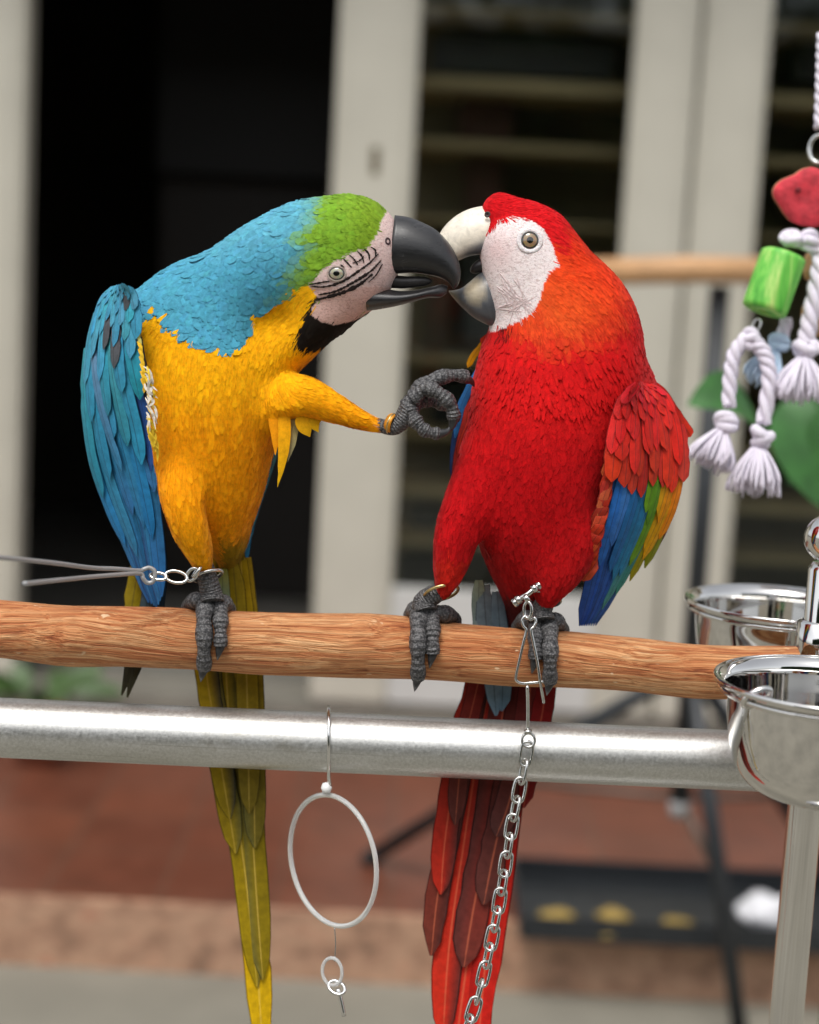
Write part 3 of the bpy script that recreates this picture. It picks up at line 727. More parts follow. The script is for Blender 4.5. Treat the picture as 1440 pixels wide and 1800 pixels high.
def toe(parent, pts, r0_, r1_, claw_pts, scale=1.0):
    P = np.array([O(*p) for p in catmull(pts, 90)]); s = np.linspace(0, 1, 90)
    L = np.linalg.norm(np.diff(P, axis=0), axis=1).sum(); nb = L / 8.5
    r = (r0_ * (1 - s) + r1_ * s) * (1 + 0.07 * np.abs(np.sin(s * nb * math.pi)) + 0.13 * np.cos(s * 3.2 * math.pi * 2))
    V, F, uv = tube_data(P, r, 14, up=(0, 0.2, 1))
    t = mesh_obj('toe', WA(V), F, FOOT, parent, uvs=uv)
    if claw_pts:
        C = np.array([O(*p) for p in catmull(claw_pts, 10)])
        V, F, uv = tube_data(C, r1_ * 0.8 * (1 - np.linspace(0, 1, 10) ** 1.4) + 0.8, 10); mesh_obj('claw', WA(V), F, CLAW, t, uvs=uv)
    return t
def wrap(u, deg, extra=12.0, du=0.0):
    a = math.radians(deg); r = perch_r(u) + extra
    return (u + du, perch_c(u) - r * math.cos(a), r * math.sin(a))
def foot_on_perch(parent, ankle, u1, u2, end1, end2, ub1, ub2):
    """two toes over the front of the perch, two behind"""
    f = empty('foot', Vector((0, 0, 0))); f.parent = parent
    f.location = W(*ankle) - root_loc(parent)
    um = (u1 + u2) / 2
    V, F, uv = tube_data(np.array([O(*p) for p in catmull([ankle, (um - 2, perch_c(um) - 84, 34), (um, perch_c(um) - 66, 40)], 14)]), np.linspace(16, 21, 14) * (1 + 0.05 * np.abs(np.sin(np.arange(14) * 1.5))), 16)
    mesh_obj('shank', WA(V), F, FOOT, f, uvs=uv)
    for ut, en, r0_, r1_ in ((u1, end1, 17, 11.5), (u2, end2, 15, 10.5)):
        degs = np.linspace(8, en, 7)
        pts = [(um, perch_c(um) - 72, 30)] + [wrap(ut, d_, 13 - 3 * (d_ / 180), (um - ut) * 0.5 * max(0, 1 - i / 2.0)) for i, d_ in enumerate(degs)]
        e0 = wrap(ut, en - 2, 9); toe(f, pts, r0_, r1_, [e0, (ut - 3, e0[1] + 13, e0[2] + 1), (ut - 6, e0[1] + 27, e0[2] - 8)])
    for ub in (ub1, ub2):
        pts = [(um, perch_c(um) - 68, 26), (um * 0.4 + ub * 0.6, perch_c(ub) - 68, 20), wrap(ub, -14, 10), wrap(ub, -50, 12), wrap(ub, -95, 11)]
        toe(f, pts, 15, 11, [wrap(ub, -93, 10), wrap(ub, -110, 13), wrap(ub, -125, 7)])
    return f

class WingMap:
    """maps (a across, b along) to picture position + depth on a curved wing"""
    def __init__(s, left, right, depth): s.L = catmull([(*p, 0) for p in left], 200)[:, :2]; s.R = catmull([(*p, 0) for p in right], 200)[:, :2]; s.d = depth
    def __call__(s, a, b, lift=0):
        i = min(199.0, max(0.0, b * 199)); k = int(min(198, i)); f = i - k
        l = s.L[k] * (1 - f) + s.L[k + 1] * f; r = s.R[k] * (1 - f) + s.R[k + 1] * f
        p = l * (1 - a) + r * a
        return (p[0], p[1], s.d(a, b) + lift)
    def normal(s, a, b):
        e = 0.02; p0 = np.array(O(*s(a - e, b))); p1 = np.array(O(*s(a + e, b))); q0 = np.array(O(*s(a, b - e))); q1 = np.array(O(*s(a, b + e)))
        n = np.cross(p1 - p0, q1 - q0); n /= np.linalg.norm(n) + 1e-9
        return n if n[2] > 0 else -n
def wing_feather(wm, parent, a0, b0, a1, b1, width, c0, c1=None, lift=0, tiplift=0, rows=10, **k):
    ts = np.linspace(0, 1, 5)
    pts = [wm(a0 + (a1 - a0) * t, b0 + (b1 - b0) * t, lift + tiplift * t) for t in ts]
    return feather(parent, pts, width, c0, c1, lateral=wm.normal((a0 + a1) / 2, (b0 + b1) / 2), rows=rows, **k)
def wing_base(name, wm, parent, c, b1=0.9):
    """the closed wing itself: a solid curved slab under its feathers"""
    V = []; F = []; na, nb = 9, 22
    for side in (0, 1):
        for i in range(nb):
            for j in range(na):
                a, b = 0.04 + 0.92 * j / (na - 1), b1 * i / (nb - 1)
                th = 26 * math.sin(math.pi * min(1, max(0.03, j / (na - 1)))) * (1 - 0.6 * b)
                V.append(O(*wm(a, b, -5 - side * (th + 4))))
    n = na * nb
    for i in range(nb - 1):
        for j in range(na - 1):
            q = (i * na + j, i * na + j + 1, (i + 1) * na + j + 1, (i + 1) * na + j); F.append(q); F.append(tuple(x + n for x in q[::-1]))
    for i in range(nb - 1):
        for j in (0, na - 1): q = (i * na + j, (i + 1) * na + j, (i + 1) * na + j + n, i * na + j + n); F.append(q if j else q[::-1])
    for i in (0, nb - 1):
        for j in range(na - 1): q = (i * na + j, i * na + j + n, i * na + j + 1 + n, i * na + j + 1); F.append(q if i else q[::-1])
    return mesh_obj(name, WA(np.array(V)), F, PLUM, parent, np.tile(lin(c), (len(V), 1)), np.zeros((len(V), 2)))

# ================================================================== blue and yellow macaw
rng = np.random.default_rng(11)
BB = empty('macaw', W(365, 1058, 20), 'blue and yellow macaw with green forehead, perched and reaching one foot out', 'parrot', 'macaws on the perch')
blue_chains = [
    ([(352, 610, 0, 138, 120), (360, 660, 12, 142, 124), (362, 720, 14, 131, 118), (366, 790, 4, 112, 108), (376, 850, -10, 88, 92), (388, 905, -30, 58, 68), (396, 945, -52, 34, 44)], 30),
    ([(316, 604, -25, 102, 96), (362, 560, -8, 98, 94), (420, 520, 14, 92, 90), (482, 478, 38, 92, 86), (545, 450, 58, 95, 80), (603, 441, 72, 95, 75)], 40),
    ([(632, 432, 76, 62, 56), (640, 470, 78, 47, 50)], 40),
    ([(600, 505, 78, 58, 54), (600, 528, 80, 40, 44)], 40),
    ([(560, 560, 68, 42, 46), (530, 592, 60, 40, 45), (484, 622, 42, 50, 54)], 36),
    ([(336, 800, 66, 56, 46), (320, 858, 92, 40, 38), (331, 920, 92, 32, 31), (348, 964, 74, 25, 24), (358, 996, 52, 15, 15)], 16),
    ([(474, 704, 55, 46, 46), (530, 696, 88, 36, 34), (588, 718, 100, 25, 24), (638, 740, 104, 16, 16), (672, 750, 106, 11, 11)], 16),
    ([(400, 940, -55, 32, 34), (402, 975, -80, 24, 22), (402, 1005, -96, 14, 12)], 26),
    ([(226, 570, -30, 44, 48), (226, 660, -30, 46, 44), (234, 760, -30, 38, 36), (250, 850, -34, 28, 28)], 40),
    ([(420, 620, -78, 62, 50), (432, 740, -84, 40, 36), (434, 830, -88, 22, 22)], 40),
]
bV, bF = grow(blue_chains, 4.0, 4)
BLUE_FACE = [(708, 360), (700, 372), (684, 366), (672, 384), (664, 412), (648, 433), (612, 446), (580, 462), (556, 484), (541, 500), (552, 514), (562, 527), (549, 540), (548, 556), (566, 566), (590, 572), (614, 567), (640, 556), (662, 548), (712, 545)]
BLUE_CHIN = [(572, 510), (552, 526), (540, 552), (527, 580), (522, 602), (545, 612), (580, 606), (612, 594), (648, 576), (656, 546), (600, 560), (566, 556), (556, 540)]
BLUE_YEL = [(160, 560), (215, 545), (262, 548), (284, 544), (291, 524), (305, 552), (345, 574), (385, 590), (417, 599), (440, 572), (446, 545), (497, 521), (548, 498), (566, 512), (560, 540), (620, 600), (900, 620), (900, 1030), (300, 1100), (100, 1000)]
def blue_col(u, v, w, n):
    m = len(u); C = full(m, (74, 152, 178))
    C = cmix(C, full(m, (104, 176, 196)), 0.5 * (1 - sstep(380, 470, v)))
    wb = np.array([mnoise.noise(Vector((float(x) * 0.022, float(y) * 0.045, 1.0))) for x, y in zip(u, v)])
    C = C * (1 + 0.10 * wb[:, None])
    g = sstep(525, 575, u + 0.25 * (v - 400) + 26 * wb); C = cmix(C, full(m, (118, 160, 42)), g)
    C = cmix(C, full(m, (122, 148, 28)), sstep(600, 670, u) * 0.6)
    yel = inpoly(u, v, BLUE_YEL) & ((w > -50) | (v > 700))
    Y = full(m, (250, 176, 2)); Y = cmix(Y, full(m, (246, 156, 0)), sstep(640, 760, v)); Y = cmix(Y, full(m, (236, 156, 2)), sstep(860, 960, v))
    Y = cmix(Y, full(m, (250, 186, 14)), 1 - sstep(470, 600, v))
    C[yel] = Y[yel]
    C = cmix(C, full(m, (156, 128, 14)), sstep(915, 960, v) * (u > 382) * yel)
    C = cmix(C, full(m, (206, 160, 146)), sstep(640, 664, u) * (v > 640))
    ch = inpoly(u, v, BLUE_CHIN); C[ch] = lin((26, 20, 15))
    return C
def blue_skin(u, v, w):
    return inpoly(u, v, BLUE_FACE) & (w > 30)
bu, bv = UV_of(bV); bn = np.zeros_like(bV)
Cb = blue_col(bu, bv, bV[:, 2], bn)
fc = blue_skin(bu, bv, bV[:, 2]); Cb[fc] = lin((222, 196, 190))
pinkL = fc & (bv > 505); Cb[pinkL] = lin((214, 178, 168))
fcen = bV[bF].mean(1); fu, fv = UV_of(fcen); fidx = blue_skin(fu, fv, fcen[:, 2]).astype(int)
body = mesh_obj('body', WA(bV), bF, [PLUM, SKIN], BB, Cb, np.zeros((len(bV), 2)), matidx=fidx)
bdr = Drape(bV, bF)
blue_flow = Flow([(690, 380, -1, -.25, -.2), (640, 360, -1, -.1, 0), (580, 370, -1, .1, 0), (600, 430, -1, .25, 0), (520, 420, -1, .35, 0), (450, 450, -.9, .55, 0), (380, 480, -.75, .8, 0), (300, 490, -.8, .6, -.2), (250, 520, -.8, .7, -.2),
    (360, 570, -.4, .9, 0), (420, 580, -.35, .9, 0), (520, 540, -.7, .75, 0), (560, 590, -.55, .8, 0), (500, 620, -.25, 1, 0), (330, 620, 0, 1, 0), (400, 700, .05, 1, 0), (300, 760, .1, 1, 0), (460, 750, -.15, 1, 0),
    (370, 850, .1, 1, -.1), (330, 900, .2, 1, 0), (350, 960, .25, 1, 0), (540, 690, 1, .25, 0), (600, 720, 1, .4, 0), (640, 740, 1, .4, 0), (420, 900, -.1, 1, -.2), (400, 980, 0, 1, -.3), (210, 650, .1, 1, 0), (230, 850, .2, 1, 0), (540, 480, -.9, .4, 0)])
BLUE_NOCOAT = BLUE_FACE
def blue_keep(u, v, w, n):
    k = ~(inpoly(u, v, BLUE_FACE) & (w > 20)); k &= ~((v > 985) & (u < 385)); k &= ~((u > 655) & (v > 600))
    k &= ~((u < 244 + (v - 540) * 0.09) & (v > 520))
    return k
def blue_sz(u, v):
    blue = ~inpoly(u, v, BLUE_YEL)
    head = sstep(440, 620, u) * (v < 640)
    L = np.where(blue, 36 - 18 * head, 30 - 11 * head); Wd = np.where(blue, 25 - 13 * head, 10 - 3 * head); Li = np.where(blue, 2.3 - 0.7 * head, 0.5)
    leg = (v > 860) | (u > 520) & (v > 640); L = np.where(leg, 24, L); Wd = np.where(leg, 6, Wd)
    return L, Wd, Li
coat('contour_feathers', bV, bF, bdr.t, 24000, blue_col, blue_sz, blue_keep, blue_flow, BB, rng, nb=lambda u, v: np.where(inpoly(u, v, BLUE_YEL), 0.93, 0.62), cj=2.0, cvar=0.06)
def soft(f, s=4.0):
    return lambda u, v, w, n: f(u + np.random.normal(0, s, len(u)), v + np.random.normal(0, s, len(u)), w, n)
def thin(f, back=0.3):
    return lambda u, v, w, n: f(u, v, w, n) & ((n[:, 2] > -0.25) | (np.random.random(len(u)) < back))
def blue_hair(u, v):
    blue = ~inpoly(u, v, BLUE_YEL); head = sstep(440, 620, u) * (v < 640)
    return np.where(blue, 17 - 5 * head, 27 - 9 * head), np.where(blue, 2.3, 2.4 - 0.5 * head), np.where(blue, 1.2, 1.2)
coat('barbs', bV, bF, bdr.t, 85000, blue_col, blue_hair, thin(soft(blue_keep)), blue_flow, BB, rng, nb=0.9, cj=3.0, hair=True, cvar=0.06, jit=0.4)
# loose plumes that break up the smooth breast
coat('loose_plumes', bV, bF, bdr.t, 3600, blue_col, lambda u, v: (np.where(v > 640, 46.0, 30.0) * np.where(u > 500, 0.6, 1), np.where(v > 640, 13.0, 9.0), np.full(len(u), 1.3)), lambda u, v, w, n: blue_keep(u, v, w, n) & inpoly(u, v, BLUE_YEL) & (w > 0) & (u < 640) & (v < 970), blue_flow, BB, rng, nb=0.9, cj=2, cvar=0.05, jit=0.6)
eye(bdr, 592, 481, 12.5, (158, 156, 132), BB, 15.0, (176, 160, 150), 0.80)
# black lines of tiny feathers on the bare face
def face_line(pts, w0):
    P = catmull([(*p, 0) for p in pts], max(6, int(sum(math.dist(pts[i], pts[i + 1]) for i in range(len(pts) - 1)) / 2.0)))
    V = []; F = []; n = len(P)
    T = np.gradient(P[:, :2], axis=0); T /= np.linalg.norm(T, axis=1, keepdims=True) + 1e-9
    for i in range(n):
        s = i / (n - 1); ww = w0 * (0.35 + 0.65 * math.sin(math.pi * min(1, max(0, s * 0.9 + 0.08)))) * random.uniform(0.55, 1.4)
        for j, x in enumerate((-1, 0, 1)):
            jx = random.uniform(-0.3, 0.3)
            p, _ = bdr(P[i, 0] - T[i, 1] * x * ww + jx, P[i, 1] + T[i, 0] * x * ww + jx, 2.2 if j == 1 else 0.2); V.append(tuple(p))
    for i in range(n - 1):
        for j in range(2): F.append((i * 3 + j, i * 3 + j + 1, (i + 1) * 3 + j + 1, (i + 1) * 3 + j))
    return mesh_obj('facial_feather_line', WA(np.array(V)), F, PLUM, BB, np.tile(lin((38, 30, 28)), (len(V), 1)), np.zeros((len(V), 2)))
for pts, w0 in [([(665, 446), (650, 462), (628, 478), (600, 496), (570, 504), (546, 503)], 1.9), ([(670, 458), (650, 478), (620, 497), (590, 512), (560, 518)], 2.1), ([(655, 482), (632, 500), (604, 514), (576, 522), (556, 527)], 2.8),
                ([(660, 452), (660, 440), (652, 434)], 1.5), ([(650, 458), (648, 446), (640, 437)], 1.5), ([(640, 462), (636, 450), (628, 441)], 1.5), ([(629, 466), (622, 455), (614, 448)], 1.4), ([(618, 470), (610, 461), (604, 455)], 1.4), ([(606, 470), (598, 465)], 1.2),
                ([(672, 464), (662, 482), (648, 496)], 1.2), ([(580, 494), (562, 497), (544, 500)], 1.3), ([(640, 450), (632, 458), (620, 462)], 1.0)]:
    face_line(pts, w0 * 1.15)
# nostril
p, n_ = bdr(682, 424); V, F, U = lathe_data([(6.5, .2), (5.2, 1.2), (3.6, .6), (0.1, -2)], p, n_, 16); V = np.array([(q[0] * 1, q[1], q[2]) for q in V]); mesh_obj('nostril', WA(V), F, simple('nostril_skin', lin((60, 36, 40)), 0.6), BB, uvs=U)
def blk(t, y, u, v): 
    k = 0.012 + 0.010 * max(0, y); return (k, k, k * 1.06)
loft('upper_beak', [(694, 378), (720, 382), (745, 392), (768, 405), (790, 428), (805, 455), (810, 480), (806, 500), (797, 509)], [(682, 482), (704, 481), (724, 480), (745, 482), (765, 486), (780, 491), (788, 496), (793, 502), (797, 509)],
     [36, 35.5, 34, 31, 26, 20, 14, 8, 2], 84, BB, blk, BEAK)
loft('lower_beak', [(640, 500), (670, 506), (700, 511), (728, 510), (754, 505), (776, 500), (787, 503)], [(645, 547), (672, 543), (702, 537), (728, 530), (752, 524), (774, 523), (786, 515)],
     [34, 33, 31, 27, 21, 14, 5], 82, BB, lambda t, y, u, v: (0.016, 0.015, 0.016) if v < 530 else (0.045, 0.041, 0.038), BEAK)
tng = [O(*p) for p in catmull([(672, 492, 78), (705, 496, 80), (735, 495, 82), (760, 494, 82)], 16)]
V, F, uv = tube_data(tng, np.array([12, 12, 12, 11.5, 11, 11, 10.5, 10, 10, 9.5, 9, 8.5, 8, 7, 5, 2.0]), 14); mesh_obj('tongue', WA(V), F, DARK, BB, uvs=uv)
# folded right wing
def wd_blue(a, b):
    sc = 1.0 - 0.55 * b; return (-40 + 166 * math.sin(min(1.25, a * 1.35))) * (1 - 0.6 * max(0, b - 0.25) / 0.75) + 10 * math.sin(math.pi * min(1, b * 1.3)) * a - 66 * max(0, b - 0.4) / 0.6 + 6
bw = WingMap([(194, 503), (169, 530), (150, 600), (143, 680), (148, 760), (162, 840), (188, 912), (216, 970), (242, 1028), (262, 1075)],
             [(216, 501), (240, 521), (250, 558), (255, 620), (266, 680), (275, 740), (278, 820), (281, 900), (285, 980), (290, 1075)], wd_blue)
wing = wing_base('wing', bw, BB, (40, 120, 150), 0.8)
BL = [(58, 150, 178), (50, 140, 172), (66, 158, 184), (46, 132, 168)]
def bj(c, s=10): return tuple(max(0, min(255, x + random.gauss(0, s * 0.6))) for x in c)
# primaries whose dark tips pass behind the perch, long flight feathers, then covert rows upwards
for i, (tu, tv) in enumerate(((214, 1222), (224, 1226), (236, 1190), (262, 1150), (276, 1130))):
    feather(wing, [(262 + i * 5, 930, -40 - i * 2), (262 + i * 5, 1010, -62), (255 + i * 5, 1080, -78), (tu, tv, -70)], 26, (30, 80, 110), (70, 66, 40) if i < 3 else (40, 40, 44))
for i in range(7):
    a = 0.06 + 0.88 * i / 6; wing_feather(bw, wing, a * 0.8, 0.34, 0.10 + 0.82 * a, 0.99 - 0.05 * abs(a - 0.5), 30, bj((52, 146, 182)), bj((44, 110, 168)), lift=0 + i * 1.3, edge=((36, 60, 110), 1) if i % 3 == 1 else None, rows=14)
for i in range(6):
    a = 0.04 + 0.9 * i / 5; wing_feather(bw, wing, a * 0.66, 0.30, a * 0.9 + 0.05, 0.77 + 0.06 * math.sin(i * 2.1), 31, bj((56, 156, 188)), bj((48, 124, 180)), lift=6 + i * 1.3, tiplift=1, rows=14)
wing_feather(bw, wing, 0.80, 0.27, 0.86, 0.66, 24, (66, 118, 204), (54, 100, 182), lift=15, edge=((30, 34, 50), 1))
wing_feather(bw, wing, 0.93, 0.28, 0.96, 0.60, 17, (60, 52, 50), (46, 44, 52), lift=13)
for i in range(5):
    a = 0.03 + 0.70 * i / 4; wing_feather(bw, wing, a * 0.8, 0.24, a * 0.95 + 0.02, 0.565 + 0.06 * math.sin(i * 1.7 + 1), 35, bj((62, 152, 178)), bj((46, 142, 176)), lift=13 + i * 1.4, tiplift=2, rows=14)
wing_feather(bw, wing, 0.10, 0.18, 0.40, 0.60, 27, (112, 146, 176), (58, 140, 186), lift=21, rows=14)
for i in range(4):
    a = 0.10 + 0.74 * i / 3; wing_feather(bw, wing, a * 0.9, 0.20, a * 0.95 + 0.02, 0.43 + 0.03 * math.sin(i * 2.7), 39, bj((60, 154, 180)), bj((44, 146, 176)), lift=20 + i * 1.3, tiplift=3, prof=ROUND, rows=13)
for r, (b0, b1, n_, wd_) in enumerate(((0.15, 0.325, 4, 38), (0.11, 0.265, 5, 33), (0.075, 0.21, 5, 30), (0.045, 0.165, 5, 28), (0.015, 0.12, 5, 25), (-0.01, 0.08, 5, 21), (-0.02, 0.045, 5, 17))):
    for i in range(n_):
        a = 0.06 + 0.92 * (i + 0.5 * (r % 2)) / n_; c = bj((72, 158, 186)); c = (92, 92, 100) if (r, i) in ((0, 2), (1, 1), (3, 3)) else c
        wing_feather(bw, wing, a, max(0, b0), a * 0.98 + random.gauss(0, 0.015), b1 + 0.02 * random.random(), wd_ * random.uniform(.9, 1.12), c, bj((70, 154, 184)) if c[0] != 92 else (80, 84, 88), lift=25 + r * 2.2 + i * 0.8, tiplift=3.0, rows=10, prof=ROUND)
# bare quills and white down at the front edge of the wing, yellow fringe
for i in range(46):
    v0 = 640 + i * 3.1 + random.uniform(-4, 4); u0_ = 262 + 8 * (i / 46) + random.uniform(-4, 3)
    qw = bw(0.95, (v0 - 500) / 575.0)[2] + 34
    feather(wing, [(u0_ - 6, v0, qw), (u0_ + random.uniform(-3, 6), v0 + 10, qw + random.uniform(3, 10)), (u0_ + random.uniform(-5, 13), v0 + random.uniform(18, 34), qw + random.uniform(0, 10))], random.uniform(2.2, 4.5), (222, 214, 200) if i < 30 and i % 4 else (222, 186, 50), mat=PLUM, name='down_feather', rows=6, cols=3)
for i in range(3, 12):
    v0 = 522 + i * 13; q = bw(1.0, (v0 - 500) / 560.0)
    feather(wing, [(q[0] - 5, v0, q[2] + 26), (q[0] + 1, v0 + 12, q[2] + 28), (q[0], v0 + 26, q[2] + 24)], 6, (214, 206, 120) if i < 6 else (236, 190, 50), mat=PLUM, name='fringe_feather', rows=6, cols=3)
# far wing edge showing past the belly
fw = empty('wing', Vector((0, 0, 0))); fw.parent = BB; fw.location = W(450, 760, -80) - BB.location
for i, (p, c0, c1) in enumerate((([(486, 720, -70), (474, 800, -84), (448, 880, -90), (424, 960, -94)], (90, 150, 165), (60, 140, 165)), ([(478, 750, -74), (462, 840, -88), (440, 910, -94), (420, 985, -98)], (70, 150, 180), (56, 130, 170)),
                              ([(440, 860, -86), (432, 940, -96), (422, 1000, -100), (408, 1052, -104)], (50, 140, 180), (46, 120, 176)), ([(430, 880, -92), (428, 960, -100), (424, 1020, -104), (418, 1060, -106)], (46, 130, 176), (50, 124, 180)))):
    feather(fw, p, 27 - 2 * i, c0, c1)
# tail
tl = empty('tail', Vector((0, 0, 0))); tl.parent = BB; tl.location = W(400, 1000, -90) - BB.location
OL = (150, 126, 20); YE = (196, 160, 8); GR = (106, 100, 48)
for p, wd_, c0, c1, e in (
    ([(404, 960, -92), (410, 1150, -112), (424, 1400, -116), (448, 1640, -112), (462, 1850, -108)], 52, YE, (206, 164, 10), None),
    ([(396, 970, -90), (396, 1150, -110), (412, 1380, -113), (434, 1560, -110), (452, 1735, -106)], 46, OL, (150, 126, 10), (GR, -1)),
    ([(418, 970, -90), (430, 1150, -109), (438, 1360, -111), (450, 1560, -108), (462, 1722, -104)], 46, (140, 120, 16), (132, 112, 14), (GR, 1)),
    ([(380, 980, -86), (366, 1150, -105), (390, 1340, -108), (414, 1500, -105)], 46, YE, OL, (GR, -1)),
    ([(430, 980, -86), (440, 1150, -104), (446, 1340, -106), (448, 1490, -103)], 44, OL, (112, 98, 30), (GR, 1)),
    ([(376, 985, -82), (360, 1140, -100), (380, 1290, -102), (404, 1440, -99)], 44, YE, OL, ((60, 60, 50), -1)),
    ([(424, 985, -82), (432, 1140, -100), (436, 1290, -101), (438, 1430, -98)], 42, (160, 134, 8), (124, 106, 30), None)):
    feather(tl, p, wd_, c0, c1, edge=e, rows=18, name='tail_feather', mat=TAILY)
for p, wd_, c0, c1 in (([(392, 1000, -70), (390, 1080, -88), (386, 1178, -92)], 30, (150, 150, 60), (70, 150, 180)), ([(410, 990, -70), (416, 1060, -86), (420, 1130, -92)], 34, (140, 120, 20), (150, 130, 20)),
                       ([(256, 930, -92), (236, 1040, -98), (226, 1110, -98)], 34, (150, 130, 16), (130, 112, 20))):
    feather(tl, p, wd_, c0, c1, name='tail_covert')
# loose thigh feathers hanging by the raised leg
for p, wd_, c0, c1 in (([(498, 700, 92), (500, 760, 96), (496, 812, 94), (488, 856, 90)], 22, (236, 156, 8), (206, 160, 10)), ([(486, 690, 88), (486, 740, 92), (484, 800, 90)], 30, (238, 150, 6), (228, 146, 8)), ([(516, 712, 84), (514, 770, 84), (506, 812, 82)], 18, (170, 150, 90), (150, 146, 110)),
                       ([(540, 722, 96), (536, 748, 98), (545, 768, 96)], 34, (226, 160, 10), (200, 150, 10)), ([(556, 718, 96), (552, 742, 98), (560, 760, 96)], 26, (228, 166, 12), (206, 156, 10)), ([(512, 628, 60), (526, 618, 66), (546, 606, 68)], 12, (236, 150, 6), (240, 164, 10)),
                       ([(500, 640, 58), (515, 634, 62), (530, 628, 62)], 22, (190, 100, 6), (216, 130, 8))):
    feather(BB, p, wd_, c0, c1, mat=PLUM, name='thigh_feather', rows=12, cols=5, prof=POINT)
# feet
foot_on_perch(BB, (358, 992, 46), 359, 388, 140, 98, 334, 400)
rf = empty('foot', Vector((0, 0, 0))); rf.parent = BB; rf.location = W(676, 748, 106) - BB.location
V, F, uv = tube_data(np.array([O(*p) for p in catmull([(662, 746, 105), (690, 752, 108), (708, 738, 112), (722, 716, 116)], 20)]), np.interp(np.arange(20), [0, 5, 12, 19], [11.5, 12.5, 16, 19]), 16); mesh_obj('shank', WA(V), F, FOOT, rf, uvs=uv)
toe(rf, [(718, 716, 116), (736, 686, 118), (762, 668, 116), (794, 660, 108), (822, 662, 96)], 15, 10, [(816, 666, 97), (828, 670, 88), (834, 680, 80)])
toe(rf, [(726, 700, 124), (750, 684, 132), (776, 694, 134), (794, 714, 130), (798, 736, 124)], 13.5, 10, [(798, 734, 124), (794, 750, 122), (784, 760, 122)])
toe(rf, [(722, 722, 120), (732, 742, 128), (750, 758, 130), (772, 763, 126)], 13, 9.5, [(770, 763, 126), (786, 758, 124), (794, 746, 122)])
toe(rf, [(728, 712, 104), (752, 704, 92), (780, 712, 84), (800, 722, 78)], 12, 9, [(798, 722, 78), (806, 730, 76), (806, 742, 74)])
def band(parent, u, v, w, r, ax, mat, wire=2.6, hgt=1.0, name='leg_band'):
    a_ = Vector(ax).normalized(); t = a_.orthogonal().normalized(); b2 = a_.cross(t); c = Vector(O(u, v, w))
    pts = [tuple(c + t * (r * math.cos(x)) + b2 * (r * math.sin(x))) for x in np.linspace(0, 2 * math.pi, 40, endpoint=False)]
    V, F, uv = tube_data(pts, wire, 10, closed=True, up=tuple(a_), flat=hgt); return mesh_obj(name, WA(V), F, mat, parent, uvs=uv)
band(BB, 689, 745, 108, 16, (1, .35, .5), ORANGE_BAND, 2.2, 3.0)
band(BB, 689.5, 745.3, 108.5, 17.5, (1, .35, .5), BRASS, 1.6, 1.0)
band(BB, 366, 1012, 46, 25, (0.3, 1, 0.35), STEEL, 3.2)

# ================================================================== scarlet macaw
rng = np.random.default_rng(23)
RR = empty('macaw', W(860, 1075, 20), 'scarlet macaw with white face and pale upper beak gripping the perch with both feet', 'parrot', 'macaws on the perch')
red_chains = [
    ([(990, 600, 12, 128, 108), (978, 660, 20, 138, 116), (966, 730, 26, 138, 120), (952, 800, 24, 130, 116), (942, 870, 14, 116, 106), (936, 940, -8, 94, 88), (932, 1000, -36, 66, 64), (930, 1040, -60, 44, 44)], 30),
    ([(932, 440, 40, 80, 68), (970, 498, 36, 86, 76), (1000, 560, 28, 104, 90), (1008, 640, 14, 118, 102), (1010, 700, 0, 118, 100)], 40),
    ([(880, 372, 40, 33, 32), (915, 386, 40, 32, 38)], 20),
    ([(900, 440, 42, 46, 48), (918, 500, 44, 62, 56), (912, 536, 44, 40, 44)], 34),
    ([(862, 800, 52, 48, 46), (830, 870, 62, 44, 44), (805, 935, 66, 39, 38), (794, 985, 62, 31, 30), (786, 1018, 54, 21, 20), (778, 1042, 48, 13, 13)], 34),
    ([(996, 930, 48, 66, 52), (982, 990, 56, 48, 44), (968, 1030, 54, 29, 28), (960, 1058, 46, 15, 15)], 34),
    ([(1095, 690, -30, 58, 56), (1112, 780, -34, 46, 40), (1095, 880, -36, 34, 30)], 40),
    ([(935, 1010, -60, 46, 40), (928, 1070, -92, 36, 24), (922, 1120, -104, 26, 14)], 30),
]
rV, rF = grow(red_chains, 4.0, 4)
RED_FACE = [(852, 372), (860, 404), (870, 390), (898, 380), (930, 384), (956, 401), (969, 425), (977, 450), (984, 466), (966, 480), (956, 500), (950, 524), (938, 548), (914, 565), (892, 574), (868, 584), (835, 580), (835, 380)]
def red_col(u, v, w, n):
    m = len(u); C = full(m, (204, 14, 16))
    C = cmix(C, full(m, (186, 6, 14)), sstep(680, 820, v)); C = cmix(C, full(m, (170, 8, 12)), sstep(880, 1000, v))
    wob = np.array([mnoise.noise(Vector((float(a) * 0.012 + float(b2) * 0.02, float(b2) * 0.03 - float(a) * 0.035, 3.0))) for a, b2 in zip(u, v)])
    d = np.hypot((u - 985) / 92.0, (v - 515) / 74.0) + 0.35 * wob; C = cmix(C, full(m, (240, 96, 34)), np.clip(1.25 - d * 0.85, 0, 1) * 0.85)
    d2 = np.hypot((u - 1030) / 105.0, (v - 455) / 85.0) + 0.3 * wob; C = cmix(C, full(m, (230, 58, 14)), np.clip(1.25 - d2, 0, 1) * 0.8)
    top = (v < 400 + 0.35 * (u - 880)) & (u < 990); C = cmix(C, full(m, (212, 10, 22)), top * 0.85)
    leg = (u < 835) & (v > 960); C = cmix(C, full(m, (204, 36, 18)), leg * 0.6)
    blk_ = np.hypot((u - 888) / 12.0, (v - 583) / 5.0) < 1; C[blk_] = lin((110, 10, 10))
    vent = (v > 1035) & (w < 10); C[vent] = lin((110, 24, 20))
    return C
ru, rv = UV_of(rV); Cr = red_col(ru, rv, rV[:, 2], rV)
